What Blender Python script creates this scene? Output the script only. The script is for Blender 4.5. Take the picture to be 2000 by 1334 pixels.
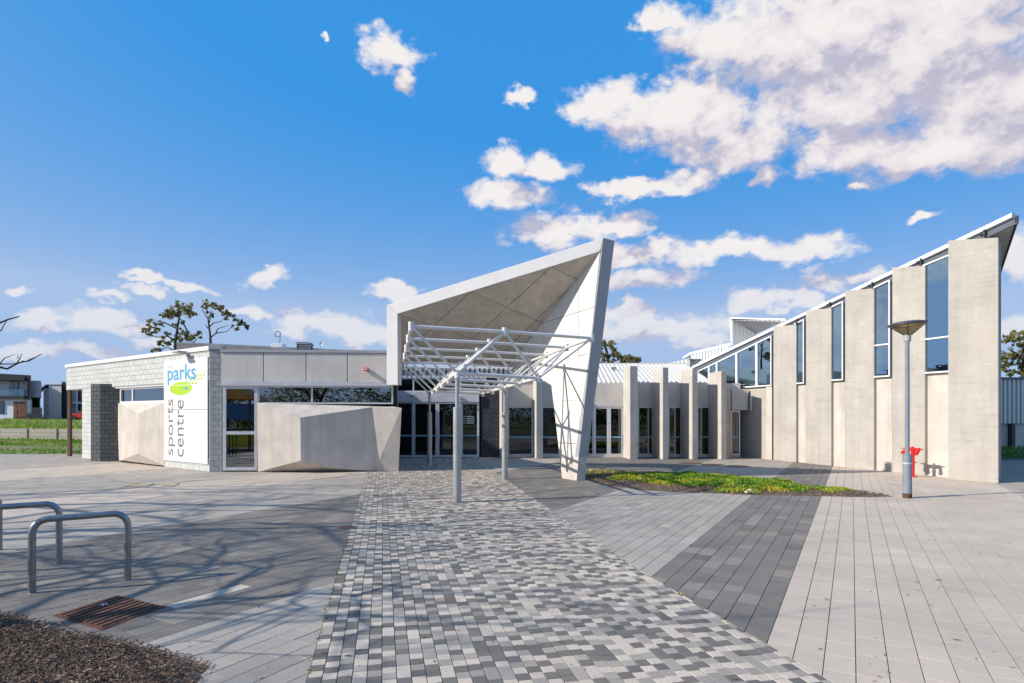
import bpy, bmesh, math, random
from mathutils import Vector, Matrix
R = math.radians
SC = bpy.context.scene
COL = SC.collection
for o in list(bpy.data.objects):
    bpy.data.objects.remove(o, do_unlink=True)
random.seed(7)

# ---------------------------------------------------------------- camera
F, EYE, YH, CX = 1150.0, 1.8, 810.0, 1000.0        # focal length in photo pixels, eye height, horizon row
cam_d = bpy.data.cameras.new('camera')
cam = bpy.data.objects.new('camera', cam_d)
COL.objects.link(cam)
cam_d.sensor_width = 36.0
cam_d.lens = F / 2000.0 * 36.0
cam_d.shift_y = (YH - 667.0) / 2000.0
cam_d.clip_start = 0.05
cam_d.clip_end = 3000
cam.location = (0, 0, EYE)
cam.rotation_euler = (R(90), 0, 0)
SC.camera = cam

# ---------------------------------------------------------------- sun, sky, exposure
SUN_AZ, SUN_EL = R(16.0), R(33.0)                   # the light travels along +X, a little away from the camera
TRAVEL = Vector((math.cos(SUN_AZ) * math.cos(SUN_EL), math.sin(SUN_AZ) * math.cos(SUN_EL), -math.sin(SUN_EL)))
sd = bpy.data.lights.new('sun', 'SUN')
sd.energy = 4.6
sd.angle = R(0.5)
sd.color = (1.0, 0.91, 0.80)
so = bpy.data.objects.new('sun', sd)
COL.objects.link(so)
so.rotation_euler = TRAVEL.to_track_quat('-Z', 'Y').to_euler()
SC.view_settings.view_transform = 'Standard'
SC.view_settings.look = 'None'
SC.view_settings.exposure = 0.35
SC.view_settings.gamma = 1.0
SC.view_settings.use_curve_mapping = False

def azel(x, y):
    d = Vector(((x - CX) / F, 1.0, (YH - y) / F)).normalized()
    return math.atan2(d.x, d.y), math.asin(d.z)

def N(nt, typ, **kw):
    n = nt.nodes.new(typ)
    for k, v in kw.items():
        if k == 'ins':
            for i, x in v.items():
                n.inputs[i].default_value = x
        else:
            setattr(n, k, v)
    return n

CLOUDS = [  # centre and half sizes, as directions seen in the photograph
 (1430,70,110,62,50),(1600,70,220,120,110),(1810,80,240,190,150),(1930,200,190,120,90),(1660,185,190,70,80),(1330,205,110,60,50),
 (1235,235,105,65,48),(1370,250,120,62,50),(1440,285,70,44,34),(1165,205,75,45,40),(1290,50,55,40,14),(1690,290,110,50,40),(1860,290,190,60,45),
 (765,105,62,36,44),(790,160,22,30,30),(640,62,9,10,9),(1020,188,42,20,16),(990,320,40,40,34),(1075,330,68,32,26),(985,382,78,32,28),
 (1260,370,150,20,20),(1355,345,55,28,24),(1515,340,34,24,22),(1685,365,24,12,10),(1100,455,110,44,34),(1200,440,80,30,24),
 (1250,500,150,30,22),(1420,495,200,34,26),(1560,500,100,28,20),(1260,545,110,30,24),(515,548,48,22,18),(765,580,46,20,16),(218,577,48,16,12),
 (300,552,44,14,10),(365,560,54,14,10),(305,575,40,12,10),(195,628,90,36,26),(85,632,80,24,18),(15,552,34,10,8),(640,636,110,30,28),(700,655,90,30,26),
 (1470,583,62,32,24),(1560,590,56,24,16),(1625,548,58,30,24),(1700,530,56,16,12),(1300,640,160,40,30),(1220,610,60,20,20),(1985,505,50,60,40),
 (1975,640,70,30,20),(290,668,60,16,10),(60,690,80,18,12),(170,690,90,16,12),(1390,670,70,24,20),(500,615,60,18,14),(1790,430,40,12,10)]

def build_world():
    g = bpy.data.node_groups.new('cloud_cover', 'ShaderNodeTree')
    g.interface.new_socket('dir', in_out='INPUT', socket_type='NodeSocketVector')
    g.interface.new_socket('shift', in_out='INPUT', socket_type='NodeSocketVector')
    g.interface.new_socket('value', in_out='OUTPUT', socket_type='NodeSocketFloat')
    L = g.links.new
    gi, go = g.nodes.new('NodeGroupInput'), g.nodes.new('NodeGroupOutput')
    sp = N(g, 'ShaderNodeSeparateXYZ'); L(gi.outputs['dir'], sp.inputs[0])
    az = N(g, 'ShaderNodeMath', operation='ARCTAN2'); L(sp.outputs[0], az.inputs[0]); L(sp.outputs[1], az.inputs[1])
    el = N(g, 'ShaderNodeMath', operation='ARCSINE'); L(sp.outputs[2], el.inputs[0])
    cb = N(g, 'ShaderNodeCombineXYZ'); L(az.outputs[0], cb.inputs[0]); L(el.outputs[0], cb.inputs[1])
    uv0 = N(g, 'ShaderNodeVectorMath', operation='ADD'); L(cb.outputs[0], uv0.inputs[0]); L(gi.outputs['shift'], uv0.inputs[1])
    # noise runs in (azimuth, elevation), a little squashed so puffs sit flat
    st = N(g, 'ShaderNodeVectorMath', operation='MULTIPLY'); st.inputs[1].default_value = (1.0, 1.5, 1.0); L(uv0.outputs[0], st.inputs[0])
    def warp(scale, amp, src):
        n = N(g, 'ShaderNodeTexNoise', noise_dimensions='2D', ins={'Scale': scale, 'Detail': 3.0, 'Roughness': 0.55}); L(st.outputs[0], n.inputs['Vector'])
        s = N(g, 'ShaderNodeVectorMath', operation='SUBTRACT'); s.inputs[1].default_value = (.5, .5, .5); L(n.outputs['Color'], s.inputs[0])
        m = N(g, 'ShaderNodeVectorMath', operation='MULTIPLY'); m.inputs[1].default_value = (amp, amp * .8, 0); L(s.outputs[0], m.inputs[0])
        a = N(g, 'ShaderNodeVectorMath', operation='ADD'); L(src, a.inputs[0]); L(m.outputs[0], a.inputs[1])
        return a.outputs[0]
    uv = warp(9.0, .07, uv0.outputs[0])
    uv = warp(34.0, .03, uv)
    acc = None
    for (x, y, sx, su, sdn) in CLOUDS:
        a0, e0 = azel(x, y)
        k = 1.5 if (sx > 60 and x > 1350 and y < 330) else 1.12
        wx = abs(azel(x + sx, y)[0] - azel(x - sx, y)[0]) / 2 * k
        wu = abs(azel(x, y - su)[1] - e0) * k
        wd = abs(azel(x, y + sdn)[1] - e0) * k
        s = N(g, 'ShaderNodeVectorMath', operation='SUBTRACT'); s.inputs[1].default_value = (a0, e0, 0); L(uv, s.inputs[0])
        m1 = N(g, 'ShaderNodeVectorMath', operation='MULTIPLY'); m1.inputs[1].default_value = (1 / wx, 1 / wu, 0); L(s.outputs[0], m1.inputs[0])
        m2 = N(g, 'ShaderNodeVectorMath', operation='MULTIPLY'); m2.inputs[1].default_value = (-1 / wx, -1 / wd, 0); L(s.outputs[0], m2.inputs[0])
        mx = N(g, 'ShaderNodeVectorMath', operation='MAXIMUM'); L(m1.outputs[0], mx.inputs[0]); L(m2.outputs[0], mx.inputs[1])
        ln = N(g, 'ShaderNodeVectorMath', operation='LENGTH'); L(mx.outputs[0], ln.inputs[0])
        if acc is None:
            acc = ln.outputs['Value']
        else:
            mn = N(g, 'ShaderNodeMath', operation='SMOOTH_MIN'); mn.inputs[2].default_value = .25
            L(acc, mn.inputs[0]); L(ln.outputs['Value'], mn.inputs[1]); acc = mn.outputs[0]
    inv = N(g, 'ShaderNodeMath', operation='SUBTRACT'); inv.inputs[0].default_value = 1.0; L(acc, inv.inputs[1])
    cl = N(g, 'ShaderNodeMath', operation='MAXIMUM'); cl.inputs[1].default_value = -0.6; L(inv.outputs[0], cl.inputs[0])
    # broken cumulus carries on out of view, thickened there to whiten the fill light
    gn = N(g, 'ShaderNodeTexNoise', noise_dimensions='3D', ins={'Scale': 3.2, 'Detail': 2.0, 'Roughness': .5}); L(gi.outputs['dir'], gn.inputs['Vector'])
    gm = N(g, 'ShaderNodeMapRange', ins={'From Min': .47, 'From Max': .68, 'To Min': -.6, 'To Max': .9}); L(gn.outputs[0], gm.inputs[0])
    aa = N(g, 'ShaderNodeMath', operation='ABSOLUTE'); L(az.outputs[0], aa.inputs[0])
    ee = N(g, 'ShaderNodeMath', operation='MULTIPLY', ins={1: 1.25}); L(el.outputs[0], ee.inputs[0])
    ma = N(g, 'ShaderNodeMath', operation='MAXIMUM'); L(aa.outputs[0], ma.inputs[0]); L(ee.outputs[0], ma.inputs[1])
    om = N(g, 'ShaderNodeMapRange', ins={'From Min': .80, 'From Max': 1.0}); L(ma.outputs[0], om.inputs[0])
    mixv = N(g, 'ShaderNodeMix', data_type='FLOAT'); L(om.outputs[0], mixv.inputs[0]); L(cl.outputs[0], mixv.inputs[2]); L(gm.outputs[0], mixv.inputs[3])
    # heaped puffs (cells) with finer wisps over them
    vs_ = N(g, 'ShaderNodeVectorMath', operation='ADD'); L(st.outputs[0], vs_.inputs[0])
    wn = N(g, 'ShaderNodeTexNoise', noise_dimensions='2D', ins={'Scale': 18.0, 'Detail': 3.0, 'Roughness': .6}); L(st.outputs[0], wn.inputs['Vector'])
    wm = N(g, 'ShaderNodeVectorMath', operation='SCALE', ins={3: .05}); L(wn.outputs['Color'], wm.inputs[0]); L(wm.outputs[0], vs_.inputs[1])
    vo = N(g, 'ShaderNodeTexVoronoi', feature='SMOOTH_F1', voronoi_dimensions='2D', ins={'Scale': 15.0, 'Detail': 2.6, 'Roughness': .55, 'Lacunarity': 2.3, 'Smoothness': .35}); vo.normalize = True; L(vs_.outputs[0], vo.inputs['Vector'])
    pf = N(g, 'ShaderNodeMath', operation='MULTIPLY_ADD', ins={1: -2.3, 2: .58}); L(vo.outputs['Distance'], pf.inputs[0])
    fb = N(g, 'ShaderNodeTexNoise', noise_dimensions='2D', ins={'Scale': 30.0, 'Detail': 7.0, 'Roughness': .62, 'Distortion': .3}); L(st.outputs[0], fb.inputs['Vector'])
    f2 = N(g, 'ShaderNodeMath', operation='MULTIPLY_ADD', ins={1: 1.05, 2: -.52}); L(fb.outputs[0], f2.inputs[0])
    bs = N(g, 'ShaderNodeMath', operation='MULTIPLY', ins={1: 1.95}); L(mixv.outputs[0], bs.inputs[0])
    a1 = N(g, 'ShaderNodeMath', operation='ADD'); L(bs.outputs[0], a1.inputs[0]); L(f2.outputs[0], a1.inputs[1])
    ad = N(g, 'ShaderNodeMath', operation='ADD'); L(a1.outputs[0], ad.inputs[0]); L(pf.outputs[0], ad.inputs[1])
    L(ad.outputs[0], go.inputs[0])

    w = bpy.data.worlds.new('World'); SC.world = w; w.use_nodes = True
    nt = w.node_tree; nt.nodes.clear(); L = nt.links.new
    out = nt.nodes.new('ShaderNodeOutputWorld'); bg = nt.nodes.new('ShaderNodeBackground'); bg.inputs[1].default_value = 0.12
    L(bg.outputs[0], out.inputs[0])
    sky = nt.nodes.new('ShaderNodeTexSky'); sky.sky_type = 'NISHITA'; sky.sun_disc = False
    sky.sun_elevation = SUN_EL
    sky.sun_rotation = math.atan2(-TRAVEL.x, -TRAVEL.y)
    sky.altitude = 0; sky.air_density = 1.0; sky.dust_density = 0.6; sky.ozone_density = 2.5
    # a deep polarised blue: the sky's own gradient with its range drawn in and its colour strengthened
    sh = N(nt, 'ShaderNodeSeparateColor', mode='HSV'); L(sky.outputs[0], sh.inputs[0])
    ps = N(nt, 'ShaderNodeMapRange', ins={'From Min': .53, 'From Max': .665, 'To Min': .52, 'To Max': .94}); L(sh.outputs[1], ps.inputs[0])
    pv = N(nt, 'ShaderNodeMath', operation='POWER', ins={1: .09}); L(sh.outputs[2], pv.inputs[0])
    pk = N(nt, 'ShaderNodeMath', operation='MULTIPLY', ins={1: 4.5}); L(pv.outputs[0], pk.inputs[0])
    hs = N(nt, 'ShaderNodeCombineColor', mode='HSV', ins={0: .606}); L(ps.outputs[0], hs.inputs[1]); L(pk.outputs[0], hs.inputs[2])
    tc = nt.nodes.new('ShaderNodeTexCoord')
    ga = nt.nodes.new('ShaderNodeGroup'); ga.node_tree = g; L(tc.outputs['Generated'], ga.inputs[0]); ga.inputs[1].default_value = (0, 0, 0)
    gb = nt.nodes.new('ShaderNodeGroup'); gb.node_tree = g; L(tc.outputs['Generated'], gb.inputs[0]); gb.inputs[1].default_value = (-.026, .044, 0)
    al = N(nt, 'ShaderNodeMapRange', interpolation_type='SMOOTHSTEP', ins={'From Min': -.20, 'From Max': .95}); L(ga.outputs[0], al.inputs[0])
    df = N(nt, 'ShaderNodeMath', operation='SUBTRACT'); L(ga.outputs[0], df.inputs[0]); L(gb.outputs[0], df.inputs[1])
    li = N(nt, 'ShaderNodeMapRange', ins={'From Min': -.55, 'From Max': .95}); L(df.outputs[0], li.inputs[0])
    rp = nt.nodes.new('ShaderNodeValToRGB'); L(li.outputs[0], rp.inputs[0])
    e = rp.color_ramp.elements
    e[0].position, e[0].color = 0.0, (.58, .57, .71, 1)
    e[1].position, e[1].color = 1.0, (1.0, .965, .955, 1)
    m = rp.color_ramp.elements.new(.5); m.color = (.90, .845, .885, 1)
    cs = N(nt, 'ShaderNodeVectorMath', operation='SCALE', ins={3: 5.9}); L(rp.outputs[0], cs.inputs[0])
    mx = N(nt, 'ShaderNodeMix', data_type='RGBA'); L(al.outputs[0], mx.inputs[0]); L(hs.outputs[0], mx.inputs[6]); L(cs.outputs[0], mx.inputs[7])
    L(mx.outputs[2], bg.inputs[0])
    # low clouds pale into the haze
    sx_ = N(nt, 'ShaderNodeSeparateXYZ'); L(tc.outputs['Generated'], sx_.inputs[0])
    lo_ = N(nt, 'ShaderNodeMapRange', ins={'From Min': .02, 'From Max': .26, 'To Min': .45, 'To Max': 1.0}); L(sx_.outputs[2], lo_.inputs[0])
    ml_ = N(nt, 'ShaderNodeMath', operation='MULTIPLY'); L(al.outputs[0], ml_.inputs[0]); L(lo_.outputs[0], ml_.inputs[1]); L(ml_.outputs[0], mx.inputs[0])
build_world()

# ---------------------------------------------------------------- geometry helpers
def G(x, y, z=0.0):
    """point at height z seen at photo pixel (x, y)"""
    d = (EYE - z) / ((y - YH) / F)
    return Vector(((x - CX) / F * d, d, z))
def AT(x, y, d):
    return Vector(((x - CX) / F * d, d, EYE + (YH - y) / F * d))
def ON(x, y, p0, n):
    """where the sight line through the pixel meets the plane (p0, n)"""
    r = Vector(((x - CX) / F, 1.0, (YH - y) / F))
    c = Vector((0, 0, EYE))
    return c + r * ((p0 - c).dot(n) / r.dot(n))
class Wall:
    """vertical plane through two ground points; s runs along it, z up, n faces the camera side"""
    def __init__(self, a, b):
        self.a, self.b = Vector((a[0], a[1], 0)), Vector((b[0], b[1], 0))
        self.d = (self.b - self.a).normalized()
        self.len = (self.b - self.a).length
        n = Vector((self.d.y, -self.d.x, 0))
        if n.dot(self.a) > 0: n = -n
        self.n = n
    def pt(self, s, z, o=0.0):
        return self.a + self.d * s + self.n * o + Vector((0, 0, z))
    def px(self, x, y, o=0.0):
        return ON(x, y, self.a + self.n * o, self.n)
    def sz(self, x, y, o=0.0):
        p = self.px(x, y, o)
        return (p - self.a).dot(self.d), p.z

def clip(poly, f):
    """Sutherland-Hodgman: keep where f(p) >= 0"""
    out = []
    for i, p in enumerate(poly):
        q = poly[(i + 1) % len(poly)]
        a, b = f(p), f(q)
        if a >= 0: out.append(p)
        if (a >= 0) != (b >= 0):
            t = a / (a - b)
            out.append(tuple(p[k] + (q[k] - p[k]) * t for k in range(len(p))))
    return out
def area2(p):
    return sum(p[i][0] * p[(i + 1) % len(p)][1] - p[(i + 1) % len(p)][0] * p[i][1] for i in range(len(p))) / 2
def halfplane(a, b):
    """positive to the left of a->b"""
    return lambda p: (b[0] - a[0]) * (p[1] - a[1]) - (b[1] - a[1]) * (p[0] - a[0])

def wloc(o):
    v = Vector((0, 0, 0))
    while o is not None:
        v += o.location; o = o.parent
    return v

class MB:
    def __init__(self):
        self.v, self.f, self.c, self.tone = [], [], [], 0.5
    def face(self, pts):
        i = len(self.v)
        self.v += [tuple(p) for p in pts]
        self.f.append(tuple(range(i, i + len(pts)))); self.c.append(self.tone)
    def raw(self, vs, fs):
        i = len(self.v)
        self.v += [tuple(p) for p in vs]
        for f in fs:
            self.f.append(tuple(i + k for k in f)); self.c.append(self.tone)
    def prism(self, pts, off):
        off = Vector(off); n = len(pts)
        a = [Vector(p) for p in pts]; b = [p + off for p in a]
        self.raw(a + b, [tuple(range(n)), tuple(range(2 * n - 1, n - 1, -1))] + [(i, i + n, (i + 1) % n + n, (i + 1) % n) for i in range(n)])
        return self
    def box(self, c, s, rz=0.0, M=None):
        vs = [Vector((x * s[0] / 2, y * s[1] / 2, z * s[2] / 2)) for z in (-1, 1) for y in (-1, 1) for x in (-1, 1)]
        m = M if M is not None else Matrix.Rotation(rz, 3, 'Z')
        vs = [m @ p + Vector(c) for p in vs]
        self.raw(vs, [(0, 2, 3, 1), (4, 5, 7, 6), (0, 1, 5, 4), (2, 6, 7, 3), (0, 4, 6, 2), (1, 3, 7, 5)])
        return self
    def tube(self, p, q, r, r2=None, n=10, cap=True):
        p, q = Vector(p), Vector(q); r2 = r if r2 is None else r2
        d = (q - p).normalized()
        a = d.orthogonal().normalized(); b = d.cross(a)
        vs = []
        for c, rr in ((p, r), (q, r2)):
            vs += [c + (a * math.cos(2 * math.pi * k / n) + b * math.sin(2 * math.pi * k / n)) * rr for k in range(n)]
        fs = [(k, (k + 1) % n, n + (k + 1) % n, n + k) for k in range(n)]
        if cap: fs += [tuple(range(n - 1, -1, -1)), tuple(range(n, 2 * n))]
        self.raw(vs, fs); return self
    def path(self, pts, r, n=8):
        pts = [Vector(p) for p in pts]
        rs = r if isinstance(r, (list, tuple)) else [r] * len(pts)
        vs, fs = [], []
        ref = None
        for i, p in enumerate(pts):
            d = (pts[min(i + 1, len(pts) - 1)] - pts[max(i - 1, 0)]).normalized()
            a = d.orthogonal().normalized() if ref is None else (ref - d * ref.dot(d)).normalized()
            ref = a; b = d.cross(a)
            vs += [p + (a * math.cos(2 * math.pi * k / n) + b * math.sin(2 * math.pi * k / n)) * rs[i] for k in range(n)]
            if i:
                o = (i - 1) * n
                fs += [(o + k, o + (k + 1) % n, o + n + (k + 1) % n, o + n + k) for k in range(n)]
        fs += [tuple(range(n - 1, -1, -1)), tuple(range(len(vs) - n, len(vs)))]
        self.raw(vs, fs); return self
    def lathe(self, c, prof, n=20):
        c = Vector(c); vs, fs = [], []
        for (r, z) in prof:
            vs += [c + Vector((r * math.cos(2 * math.pi * k / n), r * math.sin(2 * math.pi * k / n), z)) for k in range(n)]
        for i in range(len(prof) - 1):
            o = i * n
            fs += [(o + k, o + (k + 1) % n, o + n + (k + 1) % n, o + n + k) for k in range(n)]
        self.raw(vs, fs); return self
    def mesh(self, name, off=Vector((0, 0, 0)), fix=True):
        me = bpy.data.meshes.new(name)
        me.from_pydata([(v[0] - off.x, v[1] - off.y, v[2] - off.z) for v in self.v], [], self.f)
        at = me.attributes.new('tone', 'FLOAT', 'FACE')
        at.data.foreach_set('value', self.c)
        if fix and len(self.f) < 4000:
            bm = bmesh.new(); bm.from_mesh(me); bmesh.ops.recalc_face_normals(bm, faces=bm.faces); bm.to_mesh(me); bm.free()
        return me
    def build(self, name, mat, parent=None, smooth=False, kind=None, bevel=0, fix=True):
        off = wloc(parent) if parent is not None else Vector((0, 0, 0))
        me = self.mesh(name, off, fix)
        o = bpy.data.objects.new(name, me)
        COL.objects.link(o)
        me.materials.append(mat)
        if parent is not None: o.parent = parent
        if smooth:
            me.polygons.foreach_set('use_smooth', [True] * len(me.polygons))
            try: me.set_sharp_from_angle(angle=R(40))
            except Exception: pass
        if kind: o['kind'] = kind
        if bevel:
            m = o.modifiers.new('edge', 'BEVEL'); m.width = bevel; m.segments = 2; m.limit_method = 'ANGLE'; m.angle_limit = R(35)
        return o

def tag(o, label=None, cat=None, group=None, kind=None):
    if label: o['label'] = label
    if cat: o['category'] = cat
    if group: o['group'] = group
    if kind: o['kind'] = kind
    return o
def thing(name, label, cat, loc, group=None, kind=None):
    o = bpy.data.objects.new(name, None); COL.objects.link(o)
    o.empty_display_size = .2
    o.location = loc
    return tag(o, label, cat, group, kind)
def children(o):
    return [c for c in COL.objects if c.parent == o]
def dup(root, loc, label=None):
    def rec(o, par):
        c = o.copy(); COL.objects.link(c); c.parent = par
        for ch in children(o): rec(ch, c)
        return c
    kids = children(root)
    r = root.copy(); COL.objects.link(r); r.location = loc
    if label: r['label'] = label
    for k in kids: rec(k, r)
    return r

# ---------------------------------------------------------------- materials
def mat(name):
    m = bpy.data.materials.new(name); m.use_nodes = True
    nt = m.node_tree; nt.nodes.clear()
    out = nt.nodes.new('ShaderNodeOutputMaterial')
    b = nt.nodes.new('ShaderNodeBsdfPrincipled')
    nt.links.new(b.outputs[0], out.inputs[0])
    return m, nt, b, out
def pos(nt, scale=(1, 1, 1)):
    ge = nt.nodes.new('ShaderNodeNewGeometry')
    mp = N(nt, 'ShaderNodeVectorMath', operation='MULTIPLY'); mp.inputs[1].default_value = scale
    nt.links.new(ge.outputs['Position'], mp.inputs[0])
    return mp.outputs[0]
def noise(nt, vec, scale, detail=4, rough=.55, lo=.3, hi=.7):
    n = N(nt, 'ShaderNodeTexNoise', ins={'Scale': scale, 'Detail': detail, 'Roughness': rough})
    nt.links.new(vec, n.inputs['Vector'])
    m = N(nt, 'ShaderNodeMapRange', ins={'From Min': lo, 'From Max': hi})
    nt.links.new(n.outputs[0], m.inputs[0])
    return m.outputs[0]
def mixc(nt, fac, a, b, blend='MIX'):
    m = N(nt, 'ShaderNodeMix', data_type='RGBA', blend_type=blend)
    for i, x in ((0, fac), (6, a), (7, b)):
        if hasattr(x, 'is_linked') or hasattr(x, 'links'): nt.links.new(x, m.inputs[i])
        elif i == 0: m.inputs[0].default_value = x
        else: m.inputs[i].default_value = (*x, 1) if len(x) == 3 else x
    return m.outputs[2]
def bump(nt, b, h, strength=.3, dist=.01):
    n = N(nt, 'ShaderNodeBump', ins={'Strength': strength, 'Distance': dist})
    nt.links.new(h, n.inputs['Height']); nt.links.new(n.outputs[0], b.inputs['Normal'])
def plain(name, col, rough=.5, metal=0.0, var=.12, scale=6.0, bmp=0.0):
    m, nt, b, _ = mat(name)
    p = pos(nt)
    n = noise(nt, p, scale)
    lo = tuple(c * (1 - var) for c in col); hi = tuple(min(1, c * (1 + var)) for c in col)
    nt.links.new(mixc(nt, n, lo, hi), b.inputs['Base Color'])
    rr = N(nt, 'ShaderNodeMapRange', ins={'To Min': max(.02, rough - .08), 'To Max': min(1, rough + .1)}); nt.links.new(n, rr.inputs[0])
    nt.links.new(rr.outputs[0], b.inputs['Roughness'])
    b.inputs['Metallic'].default_value = metal
    if bmp: bump(nt, b, noise(nt, p, scale * 12, 3), bmp, .004)
    return m
def concrete(name, col, stain, formwork=0.0, streak=.5, mott=1.3, warm=None):
    """cast concrete: cloudy mottling, pores, rain streaks and, for board-marked walls, faint level lines"""
    m, nt, b, _ = mat(name)
    p = pos(nt)
    a = noise(nt, p, mott, 6, .62, .32, .68)
    c = mixc(nt, a, stain, col)
    s = noise(nt, pos(nt, (4.5, 4.5, .35)), 1.0, 5, .6, .45, .8)
    st = N(nt, 'ShaderNodeMath', operation='MULTIPLY', ins={1: streak}); nt.links.new(s, st.inputs[0])
    c = mixc(nt, st.outputs[0], c, tuple(x * .62 for x in stain))
    f = noise(nt, p, 14, 5, .7, .25, .75)
    c = mixc(nt, .35, c, mixc(nt, f, tuple(x * .78 for x in col), tuple(min(1, x * 1.12) for x in col)))
    por = noise(nt, p, 60, 2, .5, .66, .72)
    pm = N(nt, 'ShaderNodeMath', operation='MULTIPLY', ins={1: .35}); nt.links.new(por, pm.inputs[0])
    c = mixc(nt, pm.outputs[0], c, tuple(x * .35 for x in stain))
    if formwork:
        fl = noise(nt, pos(nt, (1.2, 1.2, 16)), 1.0, 4, .65, .52, .75)
        fm = N(nt, 'ShaderNodeMath', operation='MULTIPLY', ins={1: formwork}); nt.links.new(fl, fm.inputs[0])
        c = mixc(nt, fm.outputs[0], c, tuple(x * .6 for x in stain))
    if warm:
        wv = noise(nt, pos(nt, (1, 1, .6)), .8, 3, .5, .5, .75)
        wm = N(nt, 'ShaderNodeMath', operation='MULTIPLY', ins={1: .5}); nt.links.new(wv, wm.inputs[0])
        c = mixc(nt, wm.outputs[0], c, warm)
    nt.links.new(c, b.inputs['Base Color'])
    b.inputs['Roughness'].default_value = .85
    bump(nt, b, f, .25, .01)
    return m
def paver_mat(name, cols, speck=.35, rough=.8):
    """cols: ramp of paver shades picked by the piece's own tone; grain on top"""
    m, nt, b, _ = mat(name)
    at = N(nt, 'ShaderNodeAttribute', attribute_name='tone')
    rp = nt.nodes.new('ShaderNodeValToRGB'); rp.color_ramp.interpolation = 'LINEAR'
    e = rp.color_ramp.elements
    for i, (p, c) in enumerate(cols):
        el = e[i] if i < 2 else e.new(p)
        el.position = p; el.color = (*c, 1)
    nt.links.new(at.outputs['Fac'], rp.inputs[0])
    p = pos(nt)
    g = noise(nt, p, 120, 4, .75, .3, .7)
    c = mixc(nt, speck, rp.outputs[0], mixc(nt, g, (.15, .15, .15), (1.7, 1.7, 1.7)), 'MULTIPLY')
    d = noise(nt, p, .9, 5, .6, .35, .75)
    dm = N(nt, 'ShaderNodeMath', operation='MULTIPLY', ins={1: .28}); nt.links.new(d, dm.inputs[0])
    c = mixc(nt, dm.outputs[0], c, (.13, .12, .11))
    d2 = noise(nt, p, 5, 5, .7, .62, .8)
    dm2 = N(nt, 'ShaderNodeMath', operation='MULTIPLY', ins={1: .5}); nt.links.new(d2, dm2.inputs[0])
    c = mixc(nt, dm2.outputs[0], c, (.10, .09, .075))
    v = N(nt, 'ShaderNodeTexVoronoi', ins={'Scale': 2.6}); nt.links.new(p, v.inputs['Vector'])
    sv = N(nt, 'ShaderNodeMapRange', ins={'From Min': .055, 'From Max': .035, 'To Max': .45}); nt.links.new(v.outputs['Distance'], sv.inputs[0])
    c = mixc(nt, sv.outputs[0], c, (.06, .055, .05))
    d3 = noise(nt, pos(nt, (.35, .35, 1)), 1.0, 6, .65, .45, .7)
    dm3 = N(nt, 'ShaderNodeMath', operation='MULTIPLY', ins={1: .25}); nt.links.new(d3, dm3.inputs[0])
    c = mixc(nt, dm3.outputs[0], c, (.30, .25, .19))
    nt.links.new(c, b.inputs['Base Color'])
    b.inputs['Roughness'].default_value = rough
    bump(nt, b, g, .35, .003)
    return m
def brick_mat(name, lo, hi):
    m, nt, b, _ = mat(name)
    oi = nt.nodes.new('ShaderNodeObjectInfo')
    c = mixc(nt, oi.outputs['Random'], lo, hi)
    p = pos(nt)
    n = noise(nt, p, 3.0, 5, .6)
    c = mixc(nt, .3, c, mixc(nt, n, tuple(x * .7 for x in lo), hi))
    nt.links.new(c, b.inputs['Base Color'])
    b.inputs['Roughness'].default_value = .62
    bump(nt, b, noise(nt, p, 70, 3), .25, .004)
    return m
def glass(name, tint, f0=2.0, boost=0.0, gc=(.92, .97, 1)):
    m = bpy.data.materials.new(name); m.use_nodes = True
    nt = m.node_tree; nt.nodes.clear()
    out = nt.nodes.new('ShaderNodeOutputMaterial')
    tr = N(nt, 'ShaderNodeBsdfTransparent'); tr.inputs[0].default_value = (*tint, 1)
    gl = N(nt, 'ShaderNodeBsdfGlossy'); gl.inputs['Roughness'].default_value = 0.0; gl.inputs[0].default_value = (*gc, 1)
    nz = N(nt, 'ShaderNodeTexNoise', ins={'Scale': .9, 'Detail': 1.0}); nt.links.new(pos(nt), nz.inputs['Vector'])
    bp = N(nt, 'ShaderNodeBump', ins={'Strength': .05, 'Distance': .05}); nt.links.new(nz.outputs[0], bp.inputs['Height']); nt.links.new(bp.outputs[0], gl.inputs['Normal'])
    fr = N(nt, 'ShaderNodeFresnel', ins={'IOR': f0})
    ad = N(nt, 'ShaderNodeMath', operation='ADD', use_clamp=True, ins={1: boost}); nt.links.new(fr.outputs[0], ad.inputs[0])
    mx = nt.nodes.new('ShaderNodeMixShader')
    nt.links.new(ad.outputs[0], mx.inputs[0]); nt.links.new(tr.outputs[0], mx.inputs[1]); nt.links.new(gl.outputs[0], mx.inputs[2])
    nt.links.new(mx.outputs[0], out.inputs[0])
    return m
def tone_mat(name, cols, rough=.8, trans=0.0):
    """colour picked per piece by its tone (leaves, chips, grass blades)"""
    m, nt, b, out = mat(name)
    at = N(nt, 'ShaderNodeAttribute', attribute_name='tone')
    rp = nt.nodes.new('ShaderNodeValToRGB')
    e = rp.color_ramp.elements
    for i, (p, c) in enumerate(cols):
        el = e[i] if i < 2 else e.new(p)
        el.position = p; el.color = (*c, 1)
    nt.links.new(at.outputs['Fac'], rp.inputs[0])
    nt.links.new(rp.outputs[0], b.inputs['Base Color'])
    b.inputs['Roughness'].default_value = rough
    if trans:
        t = nt.nodes.new('ShaderNodeBsdfTranslucent'); nt.links.new(rp.outputs[0], t.inputs[0])
        mx = nt.nodes.new('ShaderNodeMixShader'); mx.inputs[0].default_value = trans
        nt.links.new(b.outputs[0], mx.inputs[1]); nt.links.new(t.outputs[0], mx.inputs[2]); nt.links.new(mx.outputs[0], out.inputs[0])
    return m
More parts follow.
